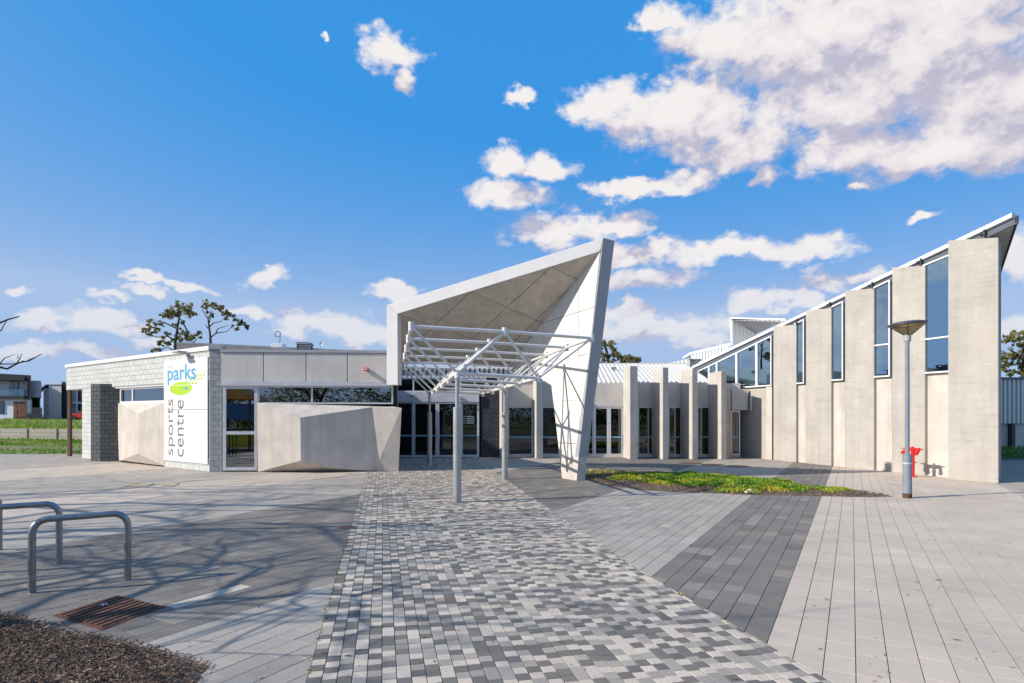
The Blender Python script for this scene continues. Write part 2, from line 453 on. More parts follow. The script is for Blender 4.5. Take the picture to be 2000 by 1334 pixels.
def ground_mat():
    m, nt, b, _ = mat('bare_earth_and_grass')
    p = pos(nt)
    a = noise(nt, p, .25, 5, .6, .4, .6)
    f = noise(nt, p, 20, 4, .7)
    c = mixc(nt, a, mixc(nt, f, (.05, .085, .02), (.09, .14, .03)), mixc(nt, f, (.10, .08, .055), (.17, .14, .10)))
    nt.links.new(c, b.inputs['Base Color']); b.inputs['Roughness'].default_value = .95
    bump(nt, b, f, .5, .03)
    return m
def galv(name, lo, hi, rough=.42, metal=.75):
    m, nt, b, _ = mat(name)
    v = N(nt, 'ShaderNodeTexVoronoi', ins={'Scale': 38.0}); p = pos(nt, (1, 1, .7)); nt.links.new(p, v.inputs['Vector'])
    n = noise(nt, p, 5, 5, .65)
    c = mixc(nt, .5, mixc(nt, v.outputs['Color'], lo, hi), mixc(nt, n, lo, hi))
    nt.links.new(c, b.inputs['Base Color'])
    b.inputs['Metallic'].default_value = metal; b.inputs['Roughness'].default_value = rough
    return m
def rust_mat(name):
    m, nt, b, _ = mat(name)
    p = pos(nt)
    n = noise(nt, p, 14, 6, .7)
    c = mixc(nt, n, (.035, .022, .017), (.17, .075, .04))
    nt.links.new(c, b.inputs['Base Color']); b.inputs['Roughness'].default_value = .8; b.inputs['Metallic'].default_value = .2
    bump(nt, b, noise(nt, p, 120, 3), .3, .003)
    return m

M = {}
M['conc_warm'] = concrete('cast_concrete_warm', (.62, .57, .515), (.40, .365, .325), .0, .6, 1.3)
M['conc_hall'] = concrete('board_marked_concrete', (.495, .468, .425), (.335, .315, .28), .32, .5, 1.1, (.48, .43, .37))
M['conc_pier'] = concrete('pier_concrete', (.60, .565, .515), (.42, .39, .35), .0, .5, 1.4)
M['conc_panel'] = concrete('fine_concrete_panel', (.64, .61, .57), (.47, .445, .415), .0, .35, 1.0)
M['soffit'] = concrete('cement_sheet', (.58, .525, .455), (.35, .31, .26), .0, .0, 3.6)
M['fin'] = concrete('pale_cement_sheet', (.72, .70, .66), (.60, .575, .53), .0, .2, 2.0)
M['white'] = plain('white_painted_metal', (.74, .74, .74), .4, 0, .04)
M['white_steel'] = plain('off_white_gloss_paint', (.72, .70, .67), .35, 0, .06, 12)
M['fascia'] = plain('pale_grey_fascia_paint', (.60, .605, .61), .45, 0, .03, 3)
M['brick_pillar'] = brick_mat('shaded_pale_brick', (.30, .325, .335), (.38, .405, .41))  # pale brick again, with the return face's shade put into a darker blue-grey
M['grey_paint'] = plain('grey_gloss_paint', (.22, .25, .29), .38, 0, .08)
M['steel_blue'] = plain('blue_grey_steel_paint', (.11, .128, .155), .45, 0, .08)
M['dark_steel'] = plain('charcoal_paint', (.045, .05, .058), .5, 0, .1)
M['fin_edge'] = plain('grey_metal_flashing', (.36, .375, .39), .5, .1, .05, 2.5)
M['alu'] = plain('anodised_aluminium', (.62, .63, .66), .35, .35, .05)
M['galv'] = galv('galvanised_steel', (.28, .295, .295), (.50, .51, .50), .5, .5)
M['galv_dark'] = galv('weathered_galvanised_steel', (.20, .22, .23), (.36, .38, .39), .38, .8)
M['brick_light'] = brick_mat('pale_painted_brick', (.50, .525, .50), (.60, .62, .59))
M['brick_dark'] = brick_mat('charcoal_painted_brick', (.05, .056, .06), (.09, .097, .10))
M['brick_blue'] = brick_mat('blue_black_brick', (.02, .024, .036), (.05, .055, .075))
M['brick_brown'] = brick_mat('brown_brick', (.34, .29, .24), (.43, .37, .31))
M['mortar'] = plain('mortar', (.38, .39, .38), .9, 0, .2, 20)
M['mortar_dark'] = plain('dark_mortar', (.03, .032, .035), .9, 0, .2, 20)
M['rooftin'] = plain('cream_roof_sheet', (.66, .63, .57), .65, 0, .06)
M['cladding'] = plain('pale_metal_cladding', (.62, .66, .66), .4, .25, .06)
M['glass'] = glass('tinted_glass', (.22, .27, .29), 1.75, .02)
M['glass_blue'] = glass('blue_tinted_glass', (.26, .42, .56), 2.1, .40, (.60, .84, 1))
M['glass_sky'] = glass('mirror_tinted_glass', (.10, .13, .15), 2.3, .12)
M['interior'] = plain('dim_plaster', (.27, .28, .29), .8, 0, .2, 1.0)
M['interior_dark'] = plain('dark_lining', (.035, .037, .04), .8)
M['yellow'] = plain('yellow_green_paint', (.46, .46, .20), .6)
M['duct'] = plain('pale_duct_sheet', (.55, .60, .62), .4, .3)
M['rust'] = rust_mat('rusty_cast_iron')
M['red'] = plain('red_gloss_paint', (.62, .02, .015), .32, 0, .12, 9)
M['timber'] = plain('weathered_timber', (.16, .10, .065), .8, 0, .3, 18, .2)
M['ground'] = ground_mat()
M['strip_blue'] = plain('frosted_blue_film', (.16, .38, .50), .5)
M['black'] = plain('black_rubber', (.015, .015, .017), .6)
# ================================================================ THE GROUND
def joint_mat():
    m, nt, b, _ = mat('sandy_mossy_joint')
    p = pos(nt)
    a = noise(nt, p, 2.2, 4, .6, .48, .62)
    f = noise(nt, p, 45, 3, .6)
    c = mixc(nt, a, mixc(nt, f, (.035, .028, .02), (.075, .062, .045)), mixc(nt, f, (.05, .065, .015), (.13, .15, .035)))
    nt.links.new(c, b.inputs['Base Color']); b.inputs['Roughness'].default_value = .95
    return m
M['joint'] = joint_mat()
mb = MB()
mb.face([(-1500, -600, -.08), (1500, -600, -.08), (1500, 2400, -.08), (-1500, 2400, -.08)])
tag(mb.build('ground', M['ground']), 'wide flat earthy ground spreading away beyond the paved plaza', 'ground', kind='structure')

U = Vector((.5, math.cos(R(30)), 0)); V = Vector((math.cos(R(30)), -.5, 0))   # the long joints of the plaza and the line across them
def uv2(p): return (p[0] * U.x + p[1] * U.y, p[0] * V.x + p[1] * V.y)
def xy(a, b): return (a * U.x + b * V.x, a * U.y + b * V.y)
L1, L2 = (-1.384, 3.95), (-4.60, 18.65)                       # left edge of the cobbled path
R0, R1, R2 = (2.16, 3.95), (1.487, 6.787), (-.568, 18.65)     # right edge, with its slight bend
def ext(a, b, y): t = (y - a[1]) / (b[1] - a[1]); return (a[0] + (b[0] - a[0]) * t, y)
LB, LT = ext(L1, L2, 1.6), ext(L1, L2, 24.6)
RB, RT = ext(R0, R1, 1.6), (-1.1, 24.6)
leftof = halfplane(LT, LB)      # positive on the left side of the path when walking back to the camera
def is_left(p): return (LT[0] - LB[0]) * (p[1] - LB[1]) - (LT[1] - LB[1]) * (p[0] - LB[0])     # > 0 left
def is_r1(p): return -((R1[0] - RB[0]) * (p[1] - RB[1]) - (R1[1] - RB[1]) * (p[0] - RB[0]))     # > 0 right of the near edge
def is_r2(p): return -((R2[0] - R1[0]) * (p[1] - R1[1]) - (R2[1] - R1[1]) * (p[0] - R1[0]))
FRAME = [(-2.9, 3.0), (2.9, 3.0), (27, 26.6), (-27, 26.6)]
def inframe(p):
    q = p
    for i in range(4):
        q = clip(q, halfplane(FRAME[i], FRAME[(i + 1) % 4]))
        if len(q) < 3: return []
    return q
def pix_area(poly):
    q = []
    for (x, y) in poly:
        if y < 1: return 0
        q.append((CX + F * x / y, YH + F * EYE / y))
    cx = sum(p[0] for p in q) / len(q); cy = sum(p[1] for p in q) / len(q)
    if not (-20 < cx < 2020 and cy < 1350): return 0
    return abs(area2(q))
def cut(poly, f):
    return clip(poly, f)
def shrink(poly, d):
    """inset a convex polygon"""
    if area2(poly) < 0: poly = poly[::-1]
    out = list(poly)
    n = len(poly)
    for i in range(n):
        a, b = poly[i], poly[(i + 1) % n]
        l = math.hypot(b[0] - a[0], b[1] - a[1])
        if l < 1e-6: continue
        nx, ny = -(b[1] - a[1]) / l, (b[0] - a[0]) / l
        out = clip(out, lambda p: (p[0] - a[0]) * nx + (p[1] - a[1]) * ny - d)
        if len(out) < 3: return []
    return out
def slab(mb, poly, z, tone, h=.02):
    """one paver: a top with a slightly rounded arris and short sides"""
    mb.tone = tone
    top = shrink(poly, .0018)
    if len(top) != len(poly):
        mb.prism([(x, y, z) for x, y in poly], (0, 0, -h)); return
    if area2(poly) < 0: poly = poly[::-1]
    # match the starting corner
    k = min(range(len(top)), key=lambda i: (top[i][0] - poly[0][0]) ** 2 + (top[i][1] - poly[0][1]) ** 2)
    top = top[k:] + top[:k]
    n = len(poly)
    vs = [(x, y, z) for x, y in top] + [(x, y, z - .002) for x, y in poly] + [(x, y, z - h) for x, y in poly]
    fs = [tuple(range(n))] + [(i + n, (i + 1) % n + n, (i + 1) % n, i) for i in range(n)] + [(i + 2 * n, (i + 1) % n + 2 * n, (i + 1) % n + n, i + n) for i in range(n)]
    mb.raw(vs, fs)
def lay(root, pieces, name, m, most=290, min_area=70):
    """pieces: (polygon, tone, z). The largest in the photograph are objects, the rest one joined part."""
    pieces.sort(key=lambda t: -pix_area(t[0]))
    rest = MB(); k = 0
    for poly, tone, z in pieces:
        if k < most and pix_area(poly) > min_area:
            mb = MB(); slab(mb, poly, z, tone); mb.build(name, m, root, fix=False); k += 1
        else:
            slab(rest, poly, z, tone, .012)
    if rest.f: rest.build(name + '_field', m, root, kind='stuff', fix=False)

P_LIGHT = paver_mat('pale_granite_paver', [(0, (0.421, 0.354, 0.288)), (.15, (0.490, 0.414, 0.338)), (.85, (0.566, 0.479, 0.392)), (1, (0.619, 0.528, 0.433))], .45)
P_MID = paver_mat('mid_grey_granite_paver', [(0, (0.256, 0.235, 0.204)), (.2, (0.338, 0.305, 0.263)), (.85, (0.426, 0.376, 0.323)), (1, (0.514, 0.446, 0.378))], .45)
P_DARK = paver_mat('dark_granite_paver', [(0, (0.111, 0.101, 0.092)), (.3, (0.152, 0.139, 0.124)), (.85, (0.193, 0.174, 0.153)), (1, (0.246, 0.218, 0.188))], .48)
P_COOL = paver_mat('cool_grey_granite_paver', [(0, (0.256, 0.235, 0.208)), (.2, (0.322, 0.292, 0.256)), (.85, (0.391, 0.350, 0.304)), (1, (0.444, 0.392, 0.338))], .45)
P_CUBE = paver_mat('mixed_granite_cobble', [(0, (.115, .108, .099)), (.25, (.162, .150, .136)), (.27, (.295, .270, .238)), (.62, (.375, .340, .298)), (.64, (.515, .448, .372)), (1, (.60, .518, .425))], .48)

STRIPS = [  # across-joint limits, material, side ('b' both sides of the path, 'l', 'r'), label
 (-34.0, -23.8, P_MID, 'b', 'mid grey strip of paving beside the far lawn'),
 (-23.8, -20.0, P_LIGHT, 'b', 'pale strip of paving running past the dark brick pier'),
 (-20.0, -15.3, P_MID, 'b', 'brownish grey strip of paving in front of the sign wall'),
 (-15.3, -12.96, P_LIGHT, 'b', 'narrow pale strip of paving crossed by two utility covers'),
 (-12.96, -9.65, P_MID, 'b', 'mid grey strip of paving before the faceted concrete wall'),
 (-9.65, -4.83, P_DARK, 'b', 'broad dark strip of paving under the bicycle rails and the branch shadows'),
 (-4.83, -1.93, P_COOL, 'b', 'cool grey strip of paving crossing the cobbled path beside the low garden'),
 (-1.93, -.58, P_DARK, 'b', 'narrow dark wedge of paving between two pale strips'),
 (-.58, 3.25, P_LIGHT, 'b', 'widest pale paving with the street lamp at its far end'),
 (3.25, 12.0, P_MID, 'b', 'grey paving past the end column of the tall hall')]
rp = random.Random(11)
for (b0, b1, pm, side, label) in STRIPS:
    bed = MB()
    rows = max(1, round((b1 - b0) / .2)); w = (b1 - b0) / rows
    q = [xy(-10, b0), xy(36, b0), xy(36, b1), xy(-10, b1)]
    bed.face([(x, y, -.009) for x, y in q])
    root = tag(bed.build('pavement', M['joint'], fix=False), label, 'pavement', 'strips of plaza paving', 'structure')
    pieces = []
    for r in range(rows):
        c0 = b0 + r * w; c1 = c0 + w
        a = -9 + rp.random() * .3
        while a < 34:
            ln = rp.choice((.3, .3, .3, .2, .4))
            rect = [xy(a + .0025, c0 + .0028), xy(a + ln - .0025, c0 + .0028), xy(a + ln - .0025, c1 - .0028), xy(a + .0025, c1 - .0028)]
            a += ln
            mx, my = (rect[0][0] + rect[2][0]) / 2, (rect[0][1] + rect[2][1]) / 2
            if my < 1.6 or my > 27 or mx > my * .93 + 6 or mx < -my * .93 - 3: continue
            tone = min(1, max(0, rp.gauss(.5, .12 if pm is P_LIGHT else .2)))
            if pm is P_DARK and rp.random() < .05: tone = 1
            z = rp.uniform(-.0012, .0012)
            le = [is_left(p) for p in rect]
            if min(le) > .004: pieces.append((rect, tone, z)); continue
            if max(le) > .004:
                q = cut(rect, lambda p: is_left(p) - .004)
                if len(q) > 2 and abs(area2(q)) > .0015: pieces.append((q, tone, z))
            ra = [min(is_r1(p), is_r2(p)) for p in rect]
            if min(ra) > .004: pieces.append((rect, tone, z)); continue
            if max(ra) > 0 and max(le) <= .004 or (max(is_r1(p) for p in rect) > 0 and max(is_r2(p) for p in rect) > 0):
                q = cut(rect, is_r1)
                if len(q) > 2: q = cut(q, is_r2)
                if len(q) > 2 and abs(area2(q)) > .0015 and max(le) < 0: pieces.append((q, tone, z))
    # the one pale plank let into the dark strip
    if (b0, b1) == (-9.65, -4.83):
        c = uv2(G(434, 1161)); e0 = uv2(G(372, 1175)); e1 = uv2(G(497, 1147))
        row = int((c[1] - b0) / w); c0 = b0 + row * w
        keep = []; gone = []
        for pc in pieces:
            m0 = uv2((sum(p[0] for p in pc[0]) / len(pc[0]), sum(p[1] for p in pc[0]) / len(pc[0])))
            if c0 < m0[1] < c0 + w and e0[0] < m0[0] < e1[0]:
                gone += [uv2(p)[0] for p in pc[0]]; continue
            keep.append(pc)
        pieces = keep
        e0, e1 = (min(gone), 0), (max(gone), 0)
        mb = MB(); slab(mb, [xy(e0[0], c0 + .012), xy(e1[0], c0 + .012), xy(e1[0], c0 + w - .012), xy(e0[0], c0 + w - .012)], 0, .8)
        tag(mb.build('paver', P_LIGHT, root, fix=False), 'single long pale paver let into the dark strip')
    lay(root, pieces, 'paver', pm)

# the cobbled path to the doors
bed = MB()
bed.face([(x, y, -.0065) for x, y in [LB, RB, R1, R2, RT, LT]])
path = tag(bed.build('path', M['joint'], fix=False), 'path of small mixed light and dark granite cobbles leading to the glass doors', 'path', kind='structure')
pd = Vector((LT[0] - LB[0], LT[1] - LB[1], 0)).normalized(); pn = Vector((pd.y, -pd.x, 0))
pieces = []
for ci in range(0, 46):
    a = rp.random() * .1
    last = 0
    while a < 23.7:
        t = rp.random()
        if rp.random() < .72:
            while (t < .33) == (last < .33) and (t > .68) == (last > .68): t = rp.random()
        last = t
        tone = rp.uniform(0, .24) if t < .33 else (rp.uniform(.28, .6) if t < .68 else rp.uniform(.66, 1))
        ln = .1 if rp.random() < .93 else .2
        o = Vector((LB[0], LB[1], 0)) + pd * a + pn * (ci * .1)
        rect = [o + pn * .0028 + pd * .002, o + pn * .0972 + pd * .002, o + pn * .0972 + pd * (ln - .002), o + pn * .0028 + pd * (ln - .002)]
        a += ln
        rect = [(p.x, p.y) for p in rect]
        f = is_r1 if rect[0][1] < R1[1] else is_r2
        if rect[0][1] > R2[1]:
            f = lambda p: -((RT[0] - R2[0]) * (p[1] - R2[1]) - (RT[1] - R2[1]) * (p[0] - R2[0]))
        if min(f(p) for p in rect) > 0: continue
        q = cut(rect, lambda p: -f(p) - .003)
        if len(q) > 2 and abs(area2(q)) > .0008: pieces.append((q, tone, rp.uniform(-.0015, .0015)))
lay(path, pieces, 'cobble', P_CUBE, 300, 40)

# ---------------------------------------------------------------- beds, ground cover, litter
M['mulch'] = tone_mat('bark_chips', [(0, (.035, .021, .013)), (.42, (.125, .075, .047)), (.78, (.24, .155, .10)), (1, (.50, .37, .27))], .85)
M['soil'] = plain('dry_soil', (.13, .092, .062), .95, 0, .4, 9, .5)
M['cover'] = tone_mat('succulent_leaves', [(0, (.07, .17, .010)), (.5, (.17, .33, .014)), (.8, (.34, .42, .02)), (1, (.54, .44, .025))], .5, .25)
M['litter'] = tone_mat('dry_leaf', [(0, (.16, .08, .03)), (.6, (.32, .19, .07)), (1, (.45, .34, .16))], .8)
M['paper'] = plain('white_paper', (.75, .74, .72), .8)

def poly_px(pts): return [(lambda g: (g.x, g.y))(G(*p)) for p in pts]
def inside(p, poly):
    c = False; n = len(poly)
    for i in range(n):
        a, b = poly[i], poly[(i + 1) % n]
        if (a[1] > p[1]) != (b[1] > p[1]) and p[0] < (b[0] - a[0]) * (p[1] - a[1]) / (b[1] - a[1]) + a[0]: c = not c
    return c
def edge_dist(p, poly):
    best = 9
    for i in range(len(poly)):
        a, b = Vector(poly[i]), Vector(poly[(i + 1) % len(poly)])
        d = b - a; t = max(0, min(1, (Vector(p) - a).dot(d) / max(1e-9, d.length_squared)))
        best = min(best, (a + d * t - Vector(p)).length)
    return best
def ragged(poly, step, amp, rnd):
    out = []
    for i in range(len(poly)):
        a, b = Vector(poly[i]), Vector(poly[(i + 1) % len(poly)])
        n = max(1, int((b - a).length / step))
        for k in range(n):
            p = a.lerp(b, k / n); out.append((p.x + rnd.uniform(-amp, amp), p.y + rnd.uniform(-amp, amp)))
    return out
def mound(poly, h, n, rnd, bank=.25):
    """low heap with a feathered rim, as a triangulated grid"""
    xs = [p[0] for p in poly]; ys = [p[1] for p in poly]
    bm = bmesh.new()
    rim = [bm.verts.new((x, y, -.004)) for x, y in poly]
    bm.faces.new(rim)
    bmesh.ops.triangulate(bm, faces=bm.faces[:])
    for _ in range(n):
        bmesh.ops.subdivide_edges(bm, edges=[e for e in bm.edges if e.calc_length() > .12], cuts=1, use_grid_fill=False)
        bmesh.ops.triangulate(bm, faces=[f for f in bm.faces if len(f.verts) > 3])
    for v in bm.verts:
        d = edge_dist((v.co.x, v.co.y), poly)
        v.co.z = -.004 + h * min(1, d / bank) * rnd.uniform(.6, 1.1) + (.006 if d > .01 else 0)
    mb = MB()
    idx = {v: i for i, v in enumerate(bm.verts)}
    mb.raw([tuple(v.co) for v in bm.verts], [tuple(idx[v] for v in f.verts) for f in bm.faces])
    bm.free()
    return mb
def chips(poly, n, size, rnd, zf, edge=0.0):
    mb = MB()
    xs = [p[0] for p in poly]; ys = [p[1] for p in poly]
    k = 0
    while k < n:
        p = (rnd.uniform(min(xs), max(xs)), rnd.uniform(min(ys), max(ys)))
        if not inside(p, poly): continue
        d = edge_dist(p, poly)
        if d < edge and rnd.random() > .25: k += 1; continue
        k += 1
        l, w, t = size * rnd.uniform(.5, 1.6), size * rnd.uniform(.15, .42), size * rnd.uniform(.08, .2)
        mb.tone = min(1, max(0, rnd.gauss(.42, .27)))
        m = Matrix.Rotation(rnd.uniform(0, 6.28), 3, 'Z') @ Matrix.Rotation(rnd.gauss(0, .35), 3, 'X') @ Matrix.Rotation(rnd.gauss(0, .3), 3, 'Y')
        mb.box((p[0], p[1], zf(d) + rnd.uniform(0, .02)), (l, w, t), M=m)
    return mb
rb = random.Random(5)
bed1 = poly_px([(-260, 1150), (0, 1196), (62, 1208), (150, 1234), (252, 1252), (330, 1272), (418, 1300), (392, 1330), (330, 1420), (-500, 1420)])
bed1 = ragged(bed1, .1, .012, rb)
tag(mound(bed1, .05, 3, rb).build('soil_bed', M['soil'], fix=False), 'brown soil edge of the bark bed in the near corner', 'soil', kind='stuff')
tag(chips(bed1, 21000, .024, rb, lambda d: .012 + .045 * min(1, d / .25), .12).build('bark_mulch', M['mulch'], fix=False), 'dark bark chips spread over the bed in the near corner', 'mulch', kind='stuff')

gb = poly_px([(1120, 929), (1150, 921), (1230, 921.5), (1330, 925), (1400, 928), (1470, 937), (1530, 945), (1600, 950), (1680, 960), (1756, 970), (1700, 971.5), (1600, 969.5), (1480, 967.5), (1390, 964), (1330, 962), (1250, 957.5), (1190, 949), (1146, 938)])
gbr = ragged(gb, .25, .03, rb)
tag(mound(gbr, .05, 3, rb, .4).build('soil_bed', M['soil'], fix=False), 'bare soil of the low garden between the leaning fin and the street lamp', 'soil', kind='stuff')
tag(chips(gbr, 6500, .036, rb, lambda d: .01 + .045 * min(1, d / .4), .02).build('bark_mulch', M['mulch'], fix=False), 'brown bark chips and leaf litter around the ground cover in the low garden', 'mulch', kind='stuff')
green = [poly_px(q) for q in (
  [(1196, 940), (1230, 929), (1330, 928), (1400, 931), (1460, 938), (1530, 945), (1560, 952), (1612, 954.5), (1640, 959), (1652, 963.5), (1600, 965), (1530, 962), (1480, 965), (1420, 963), (1360, 958), (1300, 950), (1260, 943)],)]
mb = MB()
blobs = []
while len(blobs) < 150:
    p = (rb.uniform(2, 11), rb.uniform(11.5, 17.5))
    if inside(p, green[0]): blobs.append((p, rb.uniform(.16, .42), rb.uniform(.03, .12), min(1, max(0, rb.gauss(.50, .22)))))
def leaf_tuft(mb, p, z, h, tone, n=3):
    for _ in range(n):
        a = rb.uniform(0, 6.283); l = h * rb.uniform(.6, 1.25); wd = rb.uniform(.006, .012)
        tip = Vector((p[0] + math.cos(a) * l * .55, p[1] + math.sin(a) * l * .55, z + l))
        sx, sy = -math.sin(a) * wd, math.cos(a) * wd
        mb.tone = min(1, max(0, tone + rb.gauss(0, .12)))
        b0 = Vector((p[0], p[1], z)); md = b0.lerp(tip, .55)
        mb.raw([(b0.x - sx * .5, b0.y - sy * .5, b0.z), (b0.x + sx * .5, b0.y + sy * .5, b0.z), (md.x + sx, md.y + sy, md.z), (tip.x, tip.y, tip.z), (md.x - sx, md.y - sy, md.z)], [(0, 1, 2, 3, 4)])
for (p, rr, hh, tn) in blobs:
    ed = edge_dist(p, green[0])
    if ed < .25: tn = min(1, tn + .22)
    for _ in range(int(190 * rr / .3)):
        a, d = rb.uniform(0, 6.283), rr * math.sqrt(rb.random())
        q = (p[0] + math.cos(a) * d, p[1] + math.sin(a) * d)
        if not inside(q, gbr): continue
        leaf_tuft(mb, q, .02 + hh * (1 - (d / rr) ** 2) * .8, rb.uniform(.03, .07), tn, 3)
ye = poly_px([(1146, 932), (1150, 921.5), (1190, 921), (1232, 925), (1225, 931), (1180, 931)])
for _ in range(900):
    q = (rb.uniform(1.5, 4), rb.uniform(14, 20))
    if inside(q, ye): leaf_tuft(mb, q, .03, rb.uniform(.05, .11), .93, 3)
tag(mb.build('ground_cover', M['cover'], fix=False), 'bright green and yellowing succulent ground cover in the low garden', 'ground cover', kind='stuff')
print('COVER', len(mb.f))

# moss, weeds and fallen leaves
mb = MB()
for _ in range(380):
    t = rb.random() ** .8
    y = 4.0 + 4.5 * t
    e = ext(L1, L2, y) if rb.random() < .8 else ext(R0, R1, y)
    if rb.random() < .45: continue
    leaf_tuft(mb, (e[0] + rb.gauss(0, .012), e[1]), -.008, rb.uniform(.008, .02), rb.uniform(.2, .8), 3)
for _ in range(1500):
    b0_, b1_, w_ = rb.choice(((-1.93, -.58, 1.35 / 7), (-1.93, -.58, 1.35 / 7), (-.58, 3.25, 3.83 / 19), (-4.83, -1.93, 2.9 / 14)))
    bb = b0_ + w_ * rb.randint(0, int(round((b1_ - b0_) / w_))); q = xy(rb.uniform(2, 11), bb)
    if q[1] < 3.6 or q[1] > 9.5 or min(is_r1(q), is_r2(q)) < .02: continue
    if math.sin(q[0] * 3.1 + bb * 7) * math.sin(q[1] * 1.7 + bb) < rb.uniform(-.4, .8): continue
    leaf_tuft(mb, (q[0] + rb.gauss(0, .002), q[1]), -.009, rb.uniform(.005, .012), rb.uniform(.3, .9), 2)
tag(mb.build('moss_fringe', M['cover'], fix=False), 'tiny moss and weeds in the joint along the cobbled path', 'moss', kind='stuff')
mb = MB()
for _ in range(420):
    y = rb.uniform(3.8, 14); q = (rb.uniform(-.85, .87) * y, y); l = rb.uniform(.008, .026); a = rb.uniform(0, 6.28); mb.tone = rb.random() ** 1.5
    mb.raw([(q[0] + l * math.cos(a), q[1] + l * math.sin(a), .004), (q[0] - l * .35 * math.sin(a), q[1] + l * .35 * math.cos(a), .007), (q[0] - l * math.cos(a), q[1] - l * math.sin(a), .004), (q[0] + l * .35 * math.sin(a), q[1] - l * .35 * math.cos(a), .003)], [(0, 1, 2, 3)])
tag(mb.build('leaf_litter', M['litter'], fix=False), 'tiny scraps of dry leaf and bark scattered over the paving', 'leaf litter', kind='stuff')
def leaf(x, y, l, rz, tone, label):
    mb = MB(); mb.tone = tone
    p = G(x, y); k = l / 2
    prof = [(-k, 0), (-k * .5, k * .2), (k * .2, k * .24), (k, 0), (k * .2, -k * .24), (-k * .5, -k * .2)]
    pts = [Vector((a * math.cos(rz) - b * math.sin(rz), a * math.sin(rz) + b * math.cos(rz), .008 + abs(b) * .5 + abs(a) * .12)) + p for a, b in prof]
    mid = [p + Vector((a * math.cos(rz), a * math.sin(rz), .006 + abs(a) * .1)) for a in (-k * .5, k * .2)]
    mb.raw(pts + mid, [(0, 6, 1), (1, 6, 7, 2), (2, 7, 3), (0, 5, 6), (5, 4, 7, 6), (4, 3, 7)])
    tag(mb.build('fallen_leaf', M['litter']), label, 'leaf', 'fallen leaves on the paving')
leaf(1615, 1172, .085, .1, .9, 'yellow fallen leaf lying across a joint of the widest pale paving')
leaf(1523, 1181, .05, .6, .5, 'orange fallen leaf at the corner of the dark wedge')
leaf(1868, 1251, .075, -.3, .8, 'yellow and orange fallen leaf farthest towards the near edge of the pale paving')
leaf(1790, 1138, .06, 1.2, .3, 'small brown fallen leaf in the middle of the pale paving')
leaf(1833, 1134, .09, .0, .7, 'thin straw coloured fallen leaf on the pale paving below the lamp')
leaf(632, 1277, .07, 1.1, .8, 'curled pale fallen leaf on the first column of cobbles')
leaf(681, 1283, .07, .3, .1, 'curled brown fallen leaf on the cobbles beside a pale curled one')
leaf(1095, 1256, .06, .4, .0, 'dark fallen leaf in the middle of the cobbled path')
leaf(1435, 1327, .06, .2, .6, 'orange fallen leaf at the near right end of the cobbles')
leaf(668, 1144, .1, 2.0, .2, 'twiggy brown leaf at the left edge of the cobbled path')
mb = MB()
p = G(1466, 965)
mb.raw([p + Vector(v) for v in ((-.12, 0, .02), (0, -.05, .05), (.13, -.02, .02), (.1, .08, .06), (-.03, .1, .09), (-.13, .07, .05), (0, .02, .12))],
       [(0, 1, 6), (1, 2, 6), (2, 3, 6), (3, 4, 6), (4, 5, 6), (5, 0, 6)])
tag(mb.build('paper_scrap', M['paper']), 'crumpled white paper scrap at the front edge of the ground cover', 'litter')
mb = MB(); p = G(203, 1186)
for k in range(5):
    a = k * 1.2566
    mb.raw([p + Vector((0, 0, .012)), p + Vector((math.cos(a - .3) * .025, math.sin(a - .3) * .025, .03)), p + Vector((math.cos(a) * .04, math.sin(a) * .04, .025)), p + Vector((math.cos(a + .3) * .025, math.sin(a + .3) * .025, .03))], [(0, 1, 2, 3)])
tag(mb.build('white_blossom', M['paper']), 'small white blossom lying on the rusty drain grate', 'flower')

# rusty drain grate
c = [G(*q) for q in ((229, 1164), (321, 1186), (180, 1228), (106, 1203))]
gr = thing('drain_grate', 'rusty cast iron drain grate with rows of small holes beside the bark bed', 'drain grate', (c[0] + c[2]) / 2)
ex, ey = (c[1] - c[0]), (c[3] - c[0])
def gp(a, b, z): return c[0] + ex * a + ey * b + Vector((0, 0, z))
mb = MB(); mb.prism([gp(-.015, -.02, .004), gp(1.015, -.02, .004), gp(1.015, 1.02, .004), gp(-.015, 1.02, .004)], (0, 0, -.02)); mb.build('frame', M['rust'], gr)
mb = MB(); mb.prism([gp(.02, .03, .009), gp(.98, .03, .009), gp(.98, .97, .009), gp(.02, .97, .009)], (0, 0, -.004)); mb.build('grate_plate', M['rust'], gr)
nb = 9
for i in range(nb):
    a0 = .03 + .94 * i / nb; a1 = a0 + .94 / nb * .62
    mb = MB(); mb.prism([gp(a0, .04, .018), gp(a1, .04, .018), gp(a1, .96, .018), gp(a0, .96, .018)], (0, 0, -.009)); mb.build('bar', M['rust'], gr, bevel=.003)
mb = MB()
for i in range(nb):
    for j in range(7):
        a = .03 + .94 * (i + .81) / nb; b = .1 + .13 * j + (.05 if i % 2 else 0)
        mb.face([gp(a - .015, b - .022, .0105), gp(a + .015, b - .022, .0105), gp(a + .015, b + .022, .0105), gp(a - .015, b + .022, .0105)])
mb.build('hole', M['black'], gr, kind='stuff')

